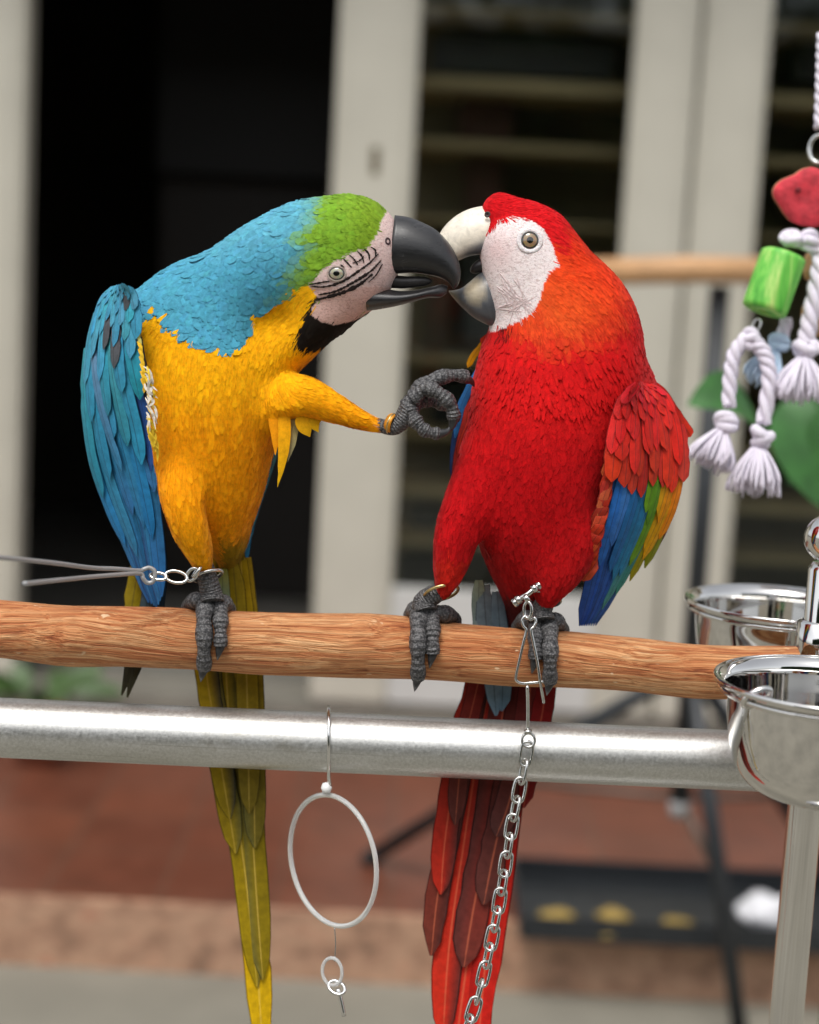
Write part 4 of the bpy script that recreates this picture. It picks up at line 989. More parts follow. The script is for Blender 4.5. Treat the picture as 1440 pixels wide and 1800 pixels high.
def red_skin(u, v, w): return inpoly(u, v, RED_FACE) & (w > 12)
k = red_skin(ru, rv, rV[:, 2]); Cr[k] = lin((236, 224, 222)); Cr = np.where(k[:, None], cmix(Cr, full(len(Cr), (230, 200, 198)), np.clip(1.1 - np.hypot((ru - 872) / 40, (rv - 440) / 50), 0, 1) * 0.8), Cr)
fcen = rV[rF].mean(1); fu, fv = UV_of(fcen); fidx = red_skin(fu, fv, fcen[:, 2]).astype(int)
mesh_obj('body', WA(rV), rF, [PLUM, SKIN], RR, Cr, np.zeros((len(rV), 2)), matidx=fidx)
rdr = Drape(rV, rF)
red_flow = Flow([(850, 350, .6, .6, 0), (880, 350, 1, -.1, 0), (940, 370, 1, .3, 0), (1020, 420, .8, .6, 0), (1090, 500, .5, .9, 0), (1120, 600, .1, 1, 0), (980, 460, .9, .35, 0), (960, 510, .75, .65, 0), (930, 560, .35, 1, 0), (1020, 540, .75, .7, 0), (1060, 600, .4, .9, 0),
    (890, 590, -.1, 1, 0), (960, 620, .15, 1, 0), (1040, 680, .2, 1, 0), (900, 700, -.1, 1, 0), (980, 760, 0, 1, 0), (860, 780, -.2, 1, 0), (940, 860, 0, 1, 0), (820, 880, -.25, 1, 0), (795, 980, -.15, 1, 0), (930, 980, 0, 1, -.1), (1000, 960, -.2, 1, 0), (970, 1040, -.2, 1, 0), (1130, 760, .1, 1, 0), (865, 400, -.2, 1, 0)])
def red_keep(u, v, w, n):
    k = ~(inpoly(u, v, RED_FACE) & (w > 5)); k &= ~((v > 1030) & (u < 822)); k &= ~((v > 1048) & (w > 10))
    return k
def red_sz(u, v):
    head = 1 - sstep(560, 700, v); L = 32 - 8 * head; Wd = 9.5 - 4.5 * head; Li = 1.1 - 0.2 * head
    collar = (v > 590) & (v < 690); Wd = np.where(collar, 13, Wd); Li = np.where(collar, 1.9, Li)
    leg = (u < 840) & (v > 860); L = np.where(leg, 22, L); Wd = np.where(leg, 6, Wd)
    crown = (v < 410) & (u < 960); L = np.where(crown, 16, L); Wd = np.where(crown, 4, Wd)
    return L, Wd, Li
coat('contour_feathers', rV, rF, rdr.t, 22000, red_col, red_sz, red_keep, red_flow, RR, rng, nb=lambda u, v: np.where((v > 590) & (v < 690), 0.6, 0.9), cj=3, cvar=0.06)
def red_hair(u, v):
    head = 1 - sstep(560, 700, v); crown = (v < 410) & (u < 960)
    return np.where(crown, 14, 28 - 6 * head), 2.4 - 0.4 * head, 1.2 - 0.1 * head
coat('barbs', rV, rF, rdr.t, 85000, red_col, red_hair, thin(soft(red_keep)), red_flow, RR, rng, nb=0.9, cj=6, hair=True, cvar=0.065, jit=0.4)
coat('loose_plumes', rV, rF, rdr.t, 4000, red_col, lambda u, v: (np.where(v > 620, 46.0, 34.0), np.where(v > 620, 14.0, 7.0), np.where(v > 620, 1.5, 1.3)), lambda u, v, w, n: red_keep(u, v, w, n) & (w > -10) & (v > 470) & (v < 1020), red_flow, RR, rng, nb=0.88, cj=4, cvar=0.06, jit=0.6)
# ruff where the neck plumage ends over the breast
def ruff_keep(u, v, w, n):
    line = 668 + 26 * np.sin((u - 860) / 72.0); return (u > 880) & (u < 1105) & (w > 20) & (v > line - 70) & (v < line + 4)
coat('ruff_feathers', rV, rF, rdr.t, 16000, red_col, lambda u, v: (np.full(len(u), 44.0), np.full(len(u), 7.0), np.full(len(u), 3.4)), ruff_keep, red_flow, RR, rng, nb=0.75, cj=3, cvar=0.06, jit=0.45)
eye(rdr, 931.5, 423, 13.2, (146, 118, 88), RR, 18.5, (238, 232, 232), 1.0)
# thin pale lines of hair feathers radiating over the lower cheek
def hairs(n, f, c, parent, dr, name):
    D = []
    for i in range(n):
        (a, b2) = f(i); P = catmull([(*a, 0), ((a[0] + b2[0]) / 2 + random.gauss(0, 2), (a[1] + b2[1]) / 2 + random.gauss(0, 2), 0), (*b2, 0)], 8)
        pts = [tuple(dr(p[0], p[1], 0.6 if 'cheek' in name else 3.0)[0]) for p in P]; D.append(tube_data(np.array(pts), np.linspace(0.9, 0.3, 8), 4, caps=False))
    V, F, U = merge(D); o = mesh_obj(name, WA(V), F, PLUM, parent, np.tile(lin(c), (len(V), 1)), U); o['kind'] = 'stuff'; return o
# long fine strands over the ear coverts
def strand(i):
    t = random.random(); a0 = (940 + 42 * t + random.gauss(0, 5), 560 - 88 * t + random.gauss(0, 5)); an = math.radians(62 - 50 * t + random.gauss(0, 8)); l = random.uniform(28, 70)
    return (a0, (a0[0] + l * math.cos(an), a0[1] + l * math.sin(an)))
hairs(26, lambda i: ((874 + random.random() * 40, 480 + random.random() * 70), (892 + random.random() * 52, 520 + random.random() * 54)), (226, 206, 204), RR, rdr, 'cheek_hairs')
# beak
def horn_up(t, y, u, v):
    c = np.array(lin((232, 222, 204)))
    g = np.array(lin((112, 116, 124))); k = np.clip((v - 420 + (u - 840) * 0.55) / 16.0, 0, 1) * np.clip((u - 805) / 18.0, 0, 1); c = c * (1 - k) + g * k
    if y < -0.86: c = c * 0.5 + np.array(lin((60, 62, 66))) * 0.5
    return tuple(c)
loft('upper_beak', [(868, 362), (842, 363), (816, 371), (793, 386), (775, 407), (765, 434), (765, 460), (772, 480)], [(862, 446), (840, 448), (824, 451), (809, 457), (797, 462), (787, 467), (779, 473), (772, 480)], [33, 33, 31, 28, 23, 16, 9, 2], 36, RR, horn_up, HORN)
def horn_lo(t, y, u, v):
    d = np.array(lin((74, 76, 80))); h = np.array(lin((172, 158, 130))); p = np.array(lin((150, 142, 122)))
    k = np.clip(1 - np.hypot((u - 836) / 22.0, (v - 512) / 26.0), 0, 1) ** 0.5
    c = d * (1 - k) + h * k
    if t > 0.7: q = min(1, (t - 0.7) / 0.2); c = c * (1 - q) + p * q
    if t < 0.16: c = c * 0.8
    return tuple(c)
loft('lower_beak', [(868, 466), (855, 472), (840, 483), (826, 495), (812, 506), (799, 510), (789, 511)], [(884, 578), (868, 575), (850, 568), (831, 557), (813, 541), (799, 526), (789, 513)], [31, 31, 30, 27, 21, 12, 3], 38, RR, horn_lo, HORN)
tng = [O(*p) for p in catmull([(872, 464, 38), (856, 466, 38), (840, 470, 38), (828, 478, 38)], 10)]
V, F, uv = tube_data(tng, np.array([17, 17, 16, 15, 14, 13, 11, 9, 7, 3.0]), 14); mesh_obj('tongue', WA(V), F, simple('dark_tongue', lin((30, 27, 28)), 0.35), RR, uvs=uv)
p, n_ = rdr(857, 376); V, F, U = lathe_data([(5.5, .2), (4.4, 1.4), (2.8, .6), (0.1, -2)], Vector(O(857, 377, 72)), Vector((-.3, 0, 1)), 16); mesh_obj('nostril', WA(V), F, simple('nostril_dark', lin((58, 40, 40)), 0.6), RR, uvs=U)
# folded left wing
def wd_red(a, b):
    return (88 - 128 * math.sin(min(1.4, a * 1.3)) ** 2) * (1 - 0.55 * max(0, b - 0.3) / 0.7) + 10 - 66 * max(0, b - 0.55) / 0.45 + 16 * math.sin(math.pi * min(1, b * 1.5))
rw = WingMap([(1120, 676), (1088, 715), (1076, 770), (1068, 830), (1058, 890), (1044, 950), (1036, 1000), (1030, 1050), (1016, 1105)],
             [(1138, 668), (1176, 690), (1198, 735), (1207, 800), (1203, 865), (1180, 930), (1148, 985), (1112, 1040), (1062, 1105)], wd_red)
wing = wing_base('wing', rw, RR, (120, 20, 20), 0.72)
RD = (206, 34, 34)
for i in range(8):                                            # blue flight feathers
    a = 0.02 + 0.60 * i / 7; wing_feather(rw, wing, 0.12 + a * 0.75, 0.40, a * 0.95 + 0.02, 0.99, 25, bj((40, 104, 176)), bj((36, 84, 158)), lift=-1 + (7 - i) * 0.6, edge=((22, 44, 92), -1) if i % 3 == 2 else None)
for i in range(4):
    a = 0.52 + 0.14 * i; wing_feather(rw, wing, 0.5 + a * 0.3, 0.42, a, 0.93 - 0.05 * i, 26, bj((52, 130, 160)) if i < 2 else bj((140, 150, 30)), bj((70, 150, 130)) if i < 2 else bj((150, 140, 24)), lift=3 + i * 0.6)
for i, (a0, a1, b1, c0, c1) in enumerate(((0.20, 0.16, 0.74, (44, 112, 190), (38, 96, 172)), (0.30, 0.26, 0.66, (72, 136, 206), (52, 112, 190)), (0.42, 0.36, 0.78, (40, 110, 168), (34, 100, 160)), (0.52, 0.46, 0.82, (34, 104, 152), (40, 118, 160)),
                                          (0.60, 0.55, 0.80, (38, 108, 156), (44, 122, 160)), (0.69, 0.65, 0.76, (98, 142, 26), (96, 142, 34)), (0.79, 0.76, 0.70, (206, 158, 10), (212, 160, 14)), (0.84, 0.82, 0.74, (222, 160, 10), (226, 164, 16)), (0.92, 0.90, 0.66, (222, 104, 20), (226, 140, 20)))):
    wing_feather(rw, wing, a0, 0.36, a1, b1, 24, c0, c1, lift=7 + (i % 3) * 1.2)
for i, (a0, b1, c0, c1) in enumerate(((0.60, 0.55, (92, 140, 26), (104, 150, 30)), (0.68, 0.60, (96, 140, 30), (90, 140, 34)), (0.77, 0.57, (190, 120, 20), (214, 160, 16)), (0.82, 0.60, (214, 110, 20), (226, 150, 14)))):
    wing_feather(rw, wing, a0, 0.34, a0 - 0.02, b1, 23, c0, c1, lift=10 + i)
for i in range(6):                                            # lower red coverts
    a = 0.36 + 0.62 * i / 5; wing_feather(rw, wing, a, 0.27, a - 0.01, 0.475 + 0.02 * math.sin(i * 2), 28, bj((196, 34, 28)), bj((204, 52, 34)), lift=13 + i * 0.6, tiplift=2)
for r, (b0, b1, n_, wd_, c) in enumerate(((0.22, 0.415, 5, 33, (202, 40, 24)), (0.17, 0.345, 5, 32, (206, 30, 22)), (0.12, 0.28, 6, 29, (206, 24, 24)), (0.08, 0.22, 6, 26, (204, 20, 22)), (0.05, 0.17, 6, 23, (202, 18, 22)), (0.025, 0.13, 6, 21, (206, 24, 34)), (0.0, 0.095, 6, 18, (206, 20, 30)), (-0.02, 0.06, 6, 16, (206, 16, 26)), (-0.02, 0.035, 5, 14, (206, 14, 22)))):
    for i in range(n_):
        a = 0.05 + 0.94 * (i + 0.5 * (r % 2)) / n_; lg = random.choice((0, 0, 0.03, 0.06)) if r < 4 else 0.02 * random.random()
        wing_feather(rw, wing, a, max(0, b0), a + random.gauss(0, 0.025), b1 + lg, wd_ * random.uniform(0.85, 1.15), bj(c, 9), bj((c[0] + 4, c[1] + 12, c[2] + 6), 8), lift=16 + r * 2.0 + random.uniform(0, 4), tiplift=4, rows=10, prof=ROUND)
for i in range(13):                                           # rust coloured fringe under the front edge
    b0 = 0.30 + 0.034 * i; q = rw(0.06, b0); q2 = rw(-0.02 - 0.012 * (i % 3), b0 + 0.09)
    feather(wing, [(q[0], q[1], q[2] + 9), ((q[0] + q2[0]) / 2, (q[1] + q2[1]) / 2, q[2] + 12), (q2[0] - 2 - (i > 7) * 6 + random.gauss(0, 4), q2[1] + random.gauss(4, 9), q2[2] + 10)], random.uniform(13, 23), bj((184, 52, 30)), bj((206, 92, 52) if i % 3 == 0 else (176, 40, 26)), rows=7)
for i in range(5):                                            # scapulars standing off behind the shoulder
    feather(wing, [(1136 + i * 5, 668 + i * 6, -40 + i * 4), (1162 + i * 6, 690 + i * 10, -44), (1182 + i * 6, 722 + i * 8, -46), (1198 + i * 4, 748 + i * 5, -48)], 22, (176, 12, 20), (206, 50, 20), name='feather')
# other wing's edge on the blue bird's side
fw = empty('wing', Vector((0, 0, 0))); fw.parent = RR; fw.location = W(830, 740, -20) - RR.location
for p, wd_, c0, c1 in (([(862, 620, 10), (838, 660, 14), (812, 710, 4), (800, 770, -10)], 16, (44, 104, 160), (40, 96, 150)), ([(854, 640, -10), (826, 690, -14), (806, 760, -24), (796, 850, -30)], 20, (40, 70, 120), (30, 50, 92)), ([(850, 660, 6), (828, 720, 4), (812, 790, -6), (800, 860, -20)], 24, (160, 40, 30), (120, 30, 26)),
                       ([(850, 690, 16), (832, 740, 16), (820, 780, 8), (812, 808, 0)], 28, (176, 46, 32), (160, 44, 30)), ([(846, 720, 18), (828, 760, 14), (818, 800, 6)], 22, (166, 40, 30), (150, 38, 28)), ([(820, 760, -30), (806, 830, -40), (792, 900, -50), (780, 960, -58)], 24, (150, 86, 40), (110, 60, 36)),
                       ([(866, 590, 0), (848, 606, 4), (832, 626, 2), (822, 646, -2)], 12, (206, 150, 16), (216, 150, 14)), ([(872, 584, 6), (856, 596, 10), (846, 604, 8)], 16, (206, 40, 20), (214, 60, 24)), ([(868, 600, 16), (856, 622, 18), (850, 640, 14)], 16, (200, 20, 18), (206, 34, 20))):
    feather(fw, p, wd_, c0, c1, rows=12)
# tail
tl = empty('tail', Vector((0, 0, 0))); tl.parent = RR; tl.location = W(900, 1100, -100) - RR.location
A_ = (128, 26, 18); B_ = (178, 40, 24); D_ = (84, 42, 38)
for p, wd_, c0, c1, e in (
    ([(905, 1060, -110), (880, 1250, -126), (850, 1500, -126), (820, 1700, -120), (796, 1880, -114)], 70, B_, (206, 40, 28), None),
    ([(925, 1060, -109), (905, 1260, -124), (880, 1500, -123), (855, 1680, -118), (838, 1860, -112)], 62, A_, (212, 36, 26), ((150, 20, 16), 1)),
    ([(890, 1060, -107), (852, 1250, -121), (816, 1480, -120), (790, 1660, -115), (778, 1830, -110)], 56, (150, 34, 22), (196, 44, 26), (D_, -1)),
    ([(915, 1065, -104), (884, 1250, -117), (860, 1450, -116), (832, 1600, -112), (815, 1700, -108)], 60, A_, (112, 50, 42), (D_, 1)),
    ([(880, 1070, -102), (832, 1250, -114), (798, 1420, -113), (770, 1570, -108), (758, 1680, -104)], 44, (120, 30, 20), (112, 52, 40), (D_, -1)),
    ([(930, 1070, -102), (912, 1250, -112), (890, 1400, -111), (868, 1500, -108), (850, 1590, -105)], 54, (100, 26, 20), (98, 52, 46), None),
    ([(870, 1080, -98), (826, 1240, -109), (800, 1360, -108), (782, 1480, -104), (775, 1572, -101)], 46, (150, 38, 22), B_, (D_, -1)),
    ([(940, 1080, -98), (930, 1240, -108), (915, 1330, -107), (892, 1420, -104), (872, 1470, -101)], 50, (104, 22, 18), (86, 50, 46), None),
    ([(872, 1080, -94), (836, 1220, -104), (812, 1330, -103), (800, 1450, -99)], 36, (140, 32, 20), (90, 46, 40), None),
    ([(960, 1085, -96), (960, 1200, -104), (945, 1300, -104), (920, 1420, -100)], 40, (128, 18, 18), (120, 20, 18), None)):
    feather(tl, p, wd_, c0, c1, edge=e, rows=18, name='tail_feather', mat=TAILR)
for p, wd_, c0, c1 in (([(850, 1030, -60), (856, 1110, -84), (866, 1180, -92), (872, 1258, -95)], 40, (150, 170, 178), (120, 150, 168)), ([(874, 1040, -64), (880, 1120, -86), (884, 1190, -93), (882, 1250, -95)], 34, (140, 164, 176), (112, 146, 166)), ([(842, 1020, -50), (842, 1070, -76), (846, 1130, -88)], 26, (160, 176, 150), (140, 166, 172))):
    feather(tl, p, wd_, c0, c1, name='tail_covert')
foot_on_perch(RR, (778, 1036, 46), 735, 761, 140, 96, 724, 796)
foot_on_perch(RR, (960, 1056, 44), 967, 941, 132, 92, 914, 986)
band(RR, 776, 1042, 44, 30, (0.25, 1, 0.5), BRASS, 2.8)
band(RR, 955, 1052, 46, 30, (-0.2, 1, 0.5), STEEL, 3.0)

DULL = simple('dull_grey_wire', (0.36, 0.36, 0.36), 0.4, 0.3, 0.05, 100)
WIRE = simple('bright_wire', (0.78, 0.78, 0.77), 0.18, 1.0, 0.05, 100)
# ------------------------------------------------------------------ leash of the scarlet macaw: wire clip, swivel and chain
def wire(name, pts, r, mat, parent, n=None, seg=10):
    P = [tuple(W(*p)) for p in catmull(pts, n or len(pts) * 7)]
    return tube(name, P, r * S, mat, parent, seg)
def loop(name, c, rx, ry, ax_u, ax_v, r, mat, parent, n=30, seg=8):
    """oval ring; ax_u, ax_v are model-frame directions"""
    c = Vector(O(*c)); a = Vector(ax_u).normalized(); b2 = Vector(ax_v).normalized()
    pts = np.array([tuple(c + a * (rx * math.cos(t)) + b2 * (ry * math.sin(t))) for t in np.linspace(0, 2 * math.pi, n, endpoint=False)])
    V, F, uv = tube_data(pts, r, seg, closed=True); return mesh_obj(name, WA(V), F, mat, parent, uvs=uv)
chain = empty('leash_chain', W(925, 1080, 72), 'steel leash chain with a wire clip hanging from the scarlet macaw\'s foot', 'chain')
wire('wire_clip', [(934, 1090, 80), (924, 1083, 82), (918, 1090, 83), (920, 1100, 84), (925, 1108, 84), (920, 1130, 85), (912, 1165, 84), (907, 1190, 82), (910, 1198, 81), (920, 1201, 80), (935, 1200, 79), (955, 1198, 78)], 2.6, STEEL, chain, 90)
wire('wire_clip', [(934, 1090, 80), (940, 1086, 81), (942, 1094, 82), (938, 1102, 83), (934, 1108, 84), (938, 1130, 85), (945, 1165, 86), (950, 1200, 85), (956, 1236, 78)], 2.6, STEEL, chain, 70)
sw = wire('swivel', [(927, 1205, 79), (928, 1240, 72), (928, 1282, 66)], 3.0, STEEL, chain, 12)
V, F, U = lathe_data([(0.2, -3), (7, -3), (7, 3), (0.2, 3)], Vector(O(928, 1286, 66)), Vector((0, 1, 0)), 16); mesh_obj('collar', WA(V), F, STEEL, sw, uvs=U)
loop('swivel_eye', (929, 1301, 66), 11, 12, (1, 0, 0), (0, 1, .1), 2.6, STEEL, chain)
# shackle on the leg band: bolts and small link
wire('shackle', [(905, 1060, 70), (915, 1052, 76), (928, 1044, 78), (940, 1034, 76), (950, 1028, 70)], 5.0, STEEL, chain, 24)
for (u, v, w) in ((906, 1059, 70), (912, 1054, 74), (940, 1034, 77), (948, 1029, 73), (926, 1052, 82)):
    V, F, U = lathe_data([(0.2, -5), (7, -4.5), (8, -2), (8, 2), (7, 4.5), (0.2, 5)], Vector(O(u, v, w)), Vector((.8, -.6, .1)), 12); mesh_obj('bolt', WA(V), F, STEEL, chain, uvs=U)
loop('link', (928, 1072, 84), 7, 14, (1, 0, .5), (0, 1, 0), 3.0, STEEL, chain)
P = catmull([(928, 1308, 66), (921, 1350, 66), (912, 1392, 70), (899, 1455, 78), (887, 1530, 86), (874, 1605, 94), (858, 1680, 100), (842, 1745, 106), (824, 1800, 112), (806, 1860, 118)], 400)
Lc = np.concatenate([[0], np.cumsum(np.linalg.norm(np.diff(P, axis=0), axis=1))]); pitch = 33.0; nl = int(Lc[-1] / pitch)
for i in range(nl):
    d = (i + 0.5) * pitch; k = np.searchsorted(Lc, d); k = min(k, 398); c = P[k]; t = Vector(P[k + 1] - P[k]).normalized()
    side = Vector((1, 0, 0)) if i % 2 == 0 else Vector((0.45, 0, 1)); side = side + Vector((random.gauss(0, .12), 0, random.gauss(0, .15))); side = (side - t * side.dot(t)).normalized()
    cc = Vector(O(*c)); hl, hw = 21.5, 10.0; pts = []
    for a in np.linspace(0, 2 * math.pi, 28, endpoint=False):
        x = math.cos(a); y = math.sin(a); pts.append(tuple(cc + t * ((hl - hw) * (1 if x > 0 else -1) * min(1, abs(x) * 2.4) + hw * x) + side * (hw * y)))
    V, F, uv = tube_data(np.array(pts), 2.9, 8, closed=True); mesh_obj('link', WA(V), F, STEEL, chain, uvs=uv)
# leash of the blue macaw: small links and a sprung wire hook towards the viewer
hook = empty('leash_hook', W(300, 1010, 70), 'bent wire leash hook and links fastened to the blue macaw\'s leg ring', 'hook')
loop('link', (346, 1005, 76), 11, 7, (.6, -.7, .3), (0, .5, 1), 3.0, STEEL, hook)
loop('link', (338, 1010, 76), 8, 13, (1, .3, 0), (.5, -.85, .3), 3.2, STEEL, hook)
loop('link', (310, 1014, 78), 19, 10.5, (1, .14, 0), (0, 1, .35), 3.0, STEEL, hook)
loop('link', (279, 1013, 80), 14, 7, (1, .12, 0), (0, .8, .6), 3.0, STEEL, hook)
wire('wire_hook', [(272, 1016, 84), (272, 1004, 84), (263, 998, 85), (254, 1000, 88), (245, 1003, 92), (205, 1000, 130), (160, 998, 180), (90, 989, 290), (0, 980, 420), (-60, 975, 480)], 3.8, DULL, hook, 90)
wire('wire_hook', [(272, 1016, 84), (268, 1023, 84), (259, 1024, 85), (252, 1017, 88), (246, 1008, 92), (210, 1010, 130), (160, 1014, 190), (100, 1020, 290), (42, 1026, 390)], 3.8, DULL, hook, 80)
# ------------------------------------------------------------------ ring toy hanging from the rail
ACRYL = simple('frosted_plastic', (0.8, 0.8, 0.79), 0.2, 0, 0.03, 30, Transmission_Weight=0.6, IOR=1.3)
toy = empty('ring_toy', W(578, 1340, 30), 'clear ring toy with a metal pin hung by a wire hook from the galvanised rail', 'toy')
pc = pipe_c(578)
hp = [(578, pc + 62 * math.cos(a) * -1, -8 + 57 * math.sin(a)) for a in np.linspace(-1.2, 2.5, 14)]
wire('hook', hp + [(578, pc + 62, 22), (580, pc + 76, 14)], 3.2, WIRE, toy, 60)
V, F, U = lathe_data([(0.2, -10), (7, -8), (10, 0), (7, 8), (0.2, 10)], Vector(O(574, pc + 80, 12)), Vector((0, 1, 0)), 16); mesh_obj('bead', WA(V), F, simple('white_bead', (0.8, 0.8, 0.79), 0.2), toy, uvs=U)
loop('ring', (584, 1512, 5), 114, 114, (.70, 0, .72), (.03, 1, 0), 4.6, ACRYL, toy, 72, 12)
wire('cord', [(588, 1626, 5), (590, 1660, 5), (588, 1690, 6)], 1.0, WIRE, toy, 8)
loop('small_ring', (584, 1708, 6), 19, 24, (1, 0, .4), (0, 1, 0), 3.2, ACRYL, toy)
loop('small_ring', (592, 1736, 8), 15, 11, (1, .2, .2), (0, 1, .5), 3.2, WIRE, toy)
wire('pin', [(594, 1738, 10), (600, 1762, 10), (605, 1786, 10)], 4.0, WIRE, toy, 8)

# ------------------------------------------------------------------ rope and wood toy hanging on the right
ROPE = simple('cotton_rope', lin((226, 220, 232)), 0.9, 0, 0.06, 160, 0.4, 700)
ROPEB = simple('blue_tinted_rope', lin((190, 212, 232)), 0.9, 0, 0.1, 90, 0.4, 700)
REDW = simple('red_dyed_wood', lin((208, 58, 70)), 0.75, 0, 0.35, 70, 0.8, 220)
BARK = simple('pale_wood', lin((206, 160, 110)), 0.7, 0, 0.2, 60, 0.4, 160)
def mk_greenw():
    m, nt, b = mat_new('green_dyed_wood')
    n = noise_n(nt, mapped(nt, (110, 110, 6), rot=(0, math.radians(-19), 0)), 1.0, 4)
    nt.links.new(ramp(nt, n.outputs[0], [(0.3, L4(66, 158, 48)), (0.5, L4(112, 200, 76)), (0.68, L4(190, 222, 124))]), b.inputs['Base Color']); setp(b, Roughness=0.55); return m
GREENW = mk_greenw()
O_near = O
def O(u, v, w=0.0): return O_near(u, v, w - 360)          # the toy hangs a little farther back than the perch
rt = empty('rope_toy', W(1420, 620, -90), 'hanging parrot toy of twisted white rope, green wood tube and red wood slice', 'toy')
def rope(pts, R, mat=None, turns=None, name='rope'):
    P = np.array([O(*p) for p in catmull(pts, 70)]); L = np.linalg.norm(np.diff(P, axis=0), axis=1).sum(); turns = turns or L / (R * 5.2)
    T = np.gradient(P, axis=0); T /= np.linalg.norm(T, axis=1, keepdims=True); D = []
    up = np.array([0, 0, 1.0])
    for k in range(3):
        Q = []
        for i in range(70):
            a = 2 * math.pi * (k / 3 + turns * i / 69); n1 = up - T[i] * up.dot(T[i]); n1 /= np.linalg.norm(n1); n2 = np.cross(T[i], n1)
            Q.append(P[i] + (n1 * math.cos(a) + n2 * math.sin(a)) * R * 0.5)
        D.append(tube_data(np.array(Q), R * 0.56, 8))
    V, F, U = merge(D); return mesh_obj(name, WA(V), F, mat or ROPE, rt, uvs=U)
def knot(c, R, mat=None):
    c = np.array(O(*c)); D = []
    for k in range(3):
        ax = Vector((random.gauss(0, .6), 1, random.gauss(0, .6))).normalized(); t = ax.orthogonal().normalized(); b2 = ax.cross(t)
        pts = np.array([c + np.array(t * (R * 0.62 * math.cos(x)) + b2 * (R * 0.62 * math.sin(x)) + ax * (R * 0.35 * math.sin(x + k) + (k - 1) * R * 0.3)) for x in np.linspace(0, 2 * math.pi, 26, endpoint=False)])
        D.append(tube_data(pts, R * 0.48, 8, closed=True))
    V, F, U = merge(D); return mesh_obj('knot', WA(V), F, mat or ROPE, rt, uvs=U)
def tassel(c, d, Ln, spread, mat=None, n=110):
    D = []; d = Vector(d).normalized(); t = d.orthogonal().normalized(); b2 = d.cross(t); c = Vector(O(*c))
    for i in range(n):
        a = random.random() * 6.283; r = math.sqrt(random.random()); o = t * math.cos(a) * r + b2 * math.sin(a) * r; l = Ln * random.uniform(0.8, 1.05)
        pts = np.array([tuple(c + o * 7), tuple(c + d * (l * .4) + o * spread * .6), tuple(c + d * l * 0.75 + o * spread * .95), tuple(c + d * l + o * spread * random.uniform(.85, 1.1))])
        D.append(tube_data(catmull(pts, 7), np.array([2.6, 3.0, 3.2, 3.2, 3.0, 2.6, 1.4]), 5))
    V, F, U = merge(D); return mesh_obj('tassel', WA(V), F, mat or ROPE, rt, uvs=U)
# hanger
rope([(1446, 60, -95), (1444, 140, -95), (1441, 225, -95)], 12)
loop('ring', (1440, 262, -95), 20, 28, (1, 0, .5), (0, 1, 0), 4.5, STEEL, rt)
def slice_(c, R, n, th, mat, rim, name):
    """irregular sawn disc with bark edge"""
    c = Vector(O(*c)); n = Vector(n).normalized(); t = n.cross(Vector((0, 1, 0))).normalized(); b2 = n.cross(t); seg = 40; V = []; F = []
    rad = [R * (1 + 0.10 * math.sin(3 * a + 1) + 0.06 * math.sin(5 * a) + random.gauss(0, .012)) for a in np.linspace(0, 2 * math.pi, seg, endpoint=False)]
    for h, k in ((th / 2, 0.0), (th / 2, 0.5), (th / 2, 0.93), (th * 0.3, 1.0), (-th * 0.3, 1.0), (-th / 2, .93), (-th / 2, .5), (-th / 2, 0.0)):
        for j in range(seg):
            a = 2 * math.pi * j / seg; V.append(tuple(c + n * (h - (4 if k == 0.0 and h > 0 else 0)) + t * (rad[j] * k * math.cos(a)) + b2 * (rad[j] * k * math.sin(a))))
    mi = []
    for i in range(7):
        for j in range(seg): F.append((i * seg + j, i * seg + (j + 1) % seg, (i + 1) * seg + (j + 1) % seg, (i + 1) * seg + j)); mi.append(1 if i in (3,) else 0)
    return mesh_obj(name, WA(np.array(V)), F, [mat, rim], rt, matidx=mi)
slice_((1416, 346, -85), 58, (-.12, .22, 1), 26, REDW, BARK, 'wood_slice')
V, F, U = lathe_data([(0.1, 3), (5, 2), (6.5, -1), (0.1, -2)], Vector(O(1403, 334, -66)), Vector((-.25, .1, 1)), 14); mesh_obj('drill_hole', WA(V), F, simple('hole_dark_red', lin((120, 24, 34)), 0.8), rt, uvs=U)
knot((1392, 420, -85), 20); knot((1425, 422, -90), 20)
rope([(1392, 418, -85), (1410, 424, -85), (1436, 440, -88), (1448, 452, -90)], 15)
# fluted green tube, tilted
ax = Vector((-42, 118, 0)).normalized(); c = Vector(O(1361, 497, -80)); t = Vector((0, 0, 1)); b2 = ax.cross(t); V = []; F = []; seg = 66
prof = [(0.28, -62), (0.86, -62), (0.98, -59), (1.0, -50), (1.0, 50), (0.98, 59), (0.86, 62), (0.28, 62)]
for r, h in prof:
    for j in range(seg):
        a = 2 * math.pi * j / seg; rr = 47 * r * (1 - (0.035 * abs(math.sin(a * 5.5)) if r > .9 else 0)); V.append(tuple(c + ax * h + t * (rr * math.cos(a)) + b2 * (rr * math.sin(a))))
for i in range(len(prof)):
    i2 = (i + 1) % len(prof)
    for j in range(seg): F.append((i * seg + j, i * seg + (j + 1) % seg, i2 * seg + (j + 1) % seg, i2 * seg + j))
mesh_obj('wood_tube', WA(np.array(V)), F, GREENW, rt)
loop('ring', (1330, 572, -82), 8, 14, (1, 0, .5), (-.3, 1, 0), 2.6, STEEL, rt)
knot((1318, 596, -82), 19)
rope([(1312, 594, -82), (1292, 620, -80), (1284, 660, -78), (1281, 715, -76)], 15)
rope([(1324, 598, -80), (1345, 625, -76), (1352, 670, -72), (1342, 745, -70)], 16)
knot((1277, 742, -74), 22); tassel((1272, 752, -74), (-.42, 1, .1), 86, 50)
knot((1337, 768, -68), 24); tassel((1334, 780, -68), (-.12, 1, .1), 102, 55)
rope([(1444, 448, -90), (1436, 500, -88), (1424, 560, -86), (1416, 606, -86)], 18)
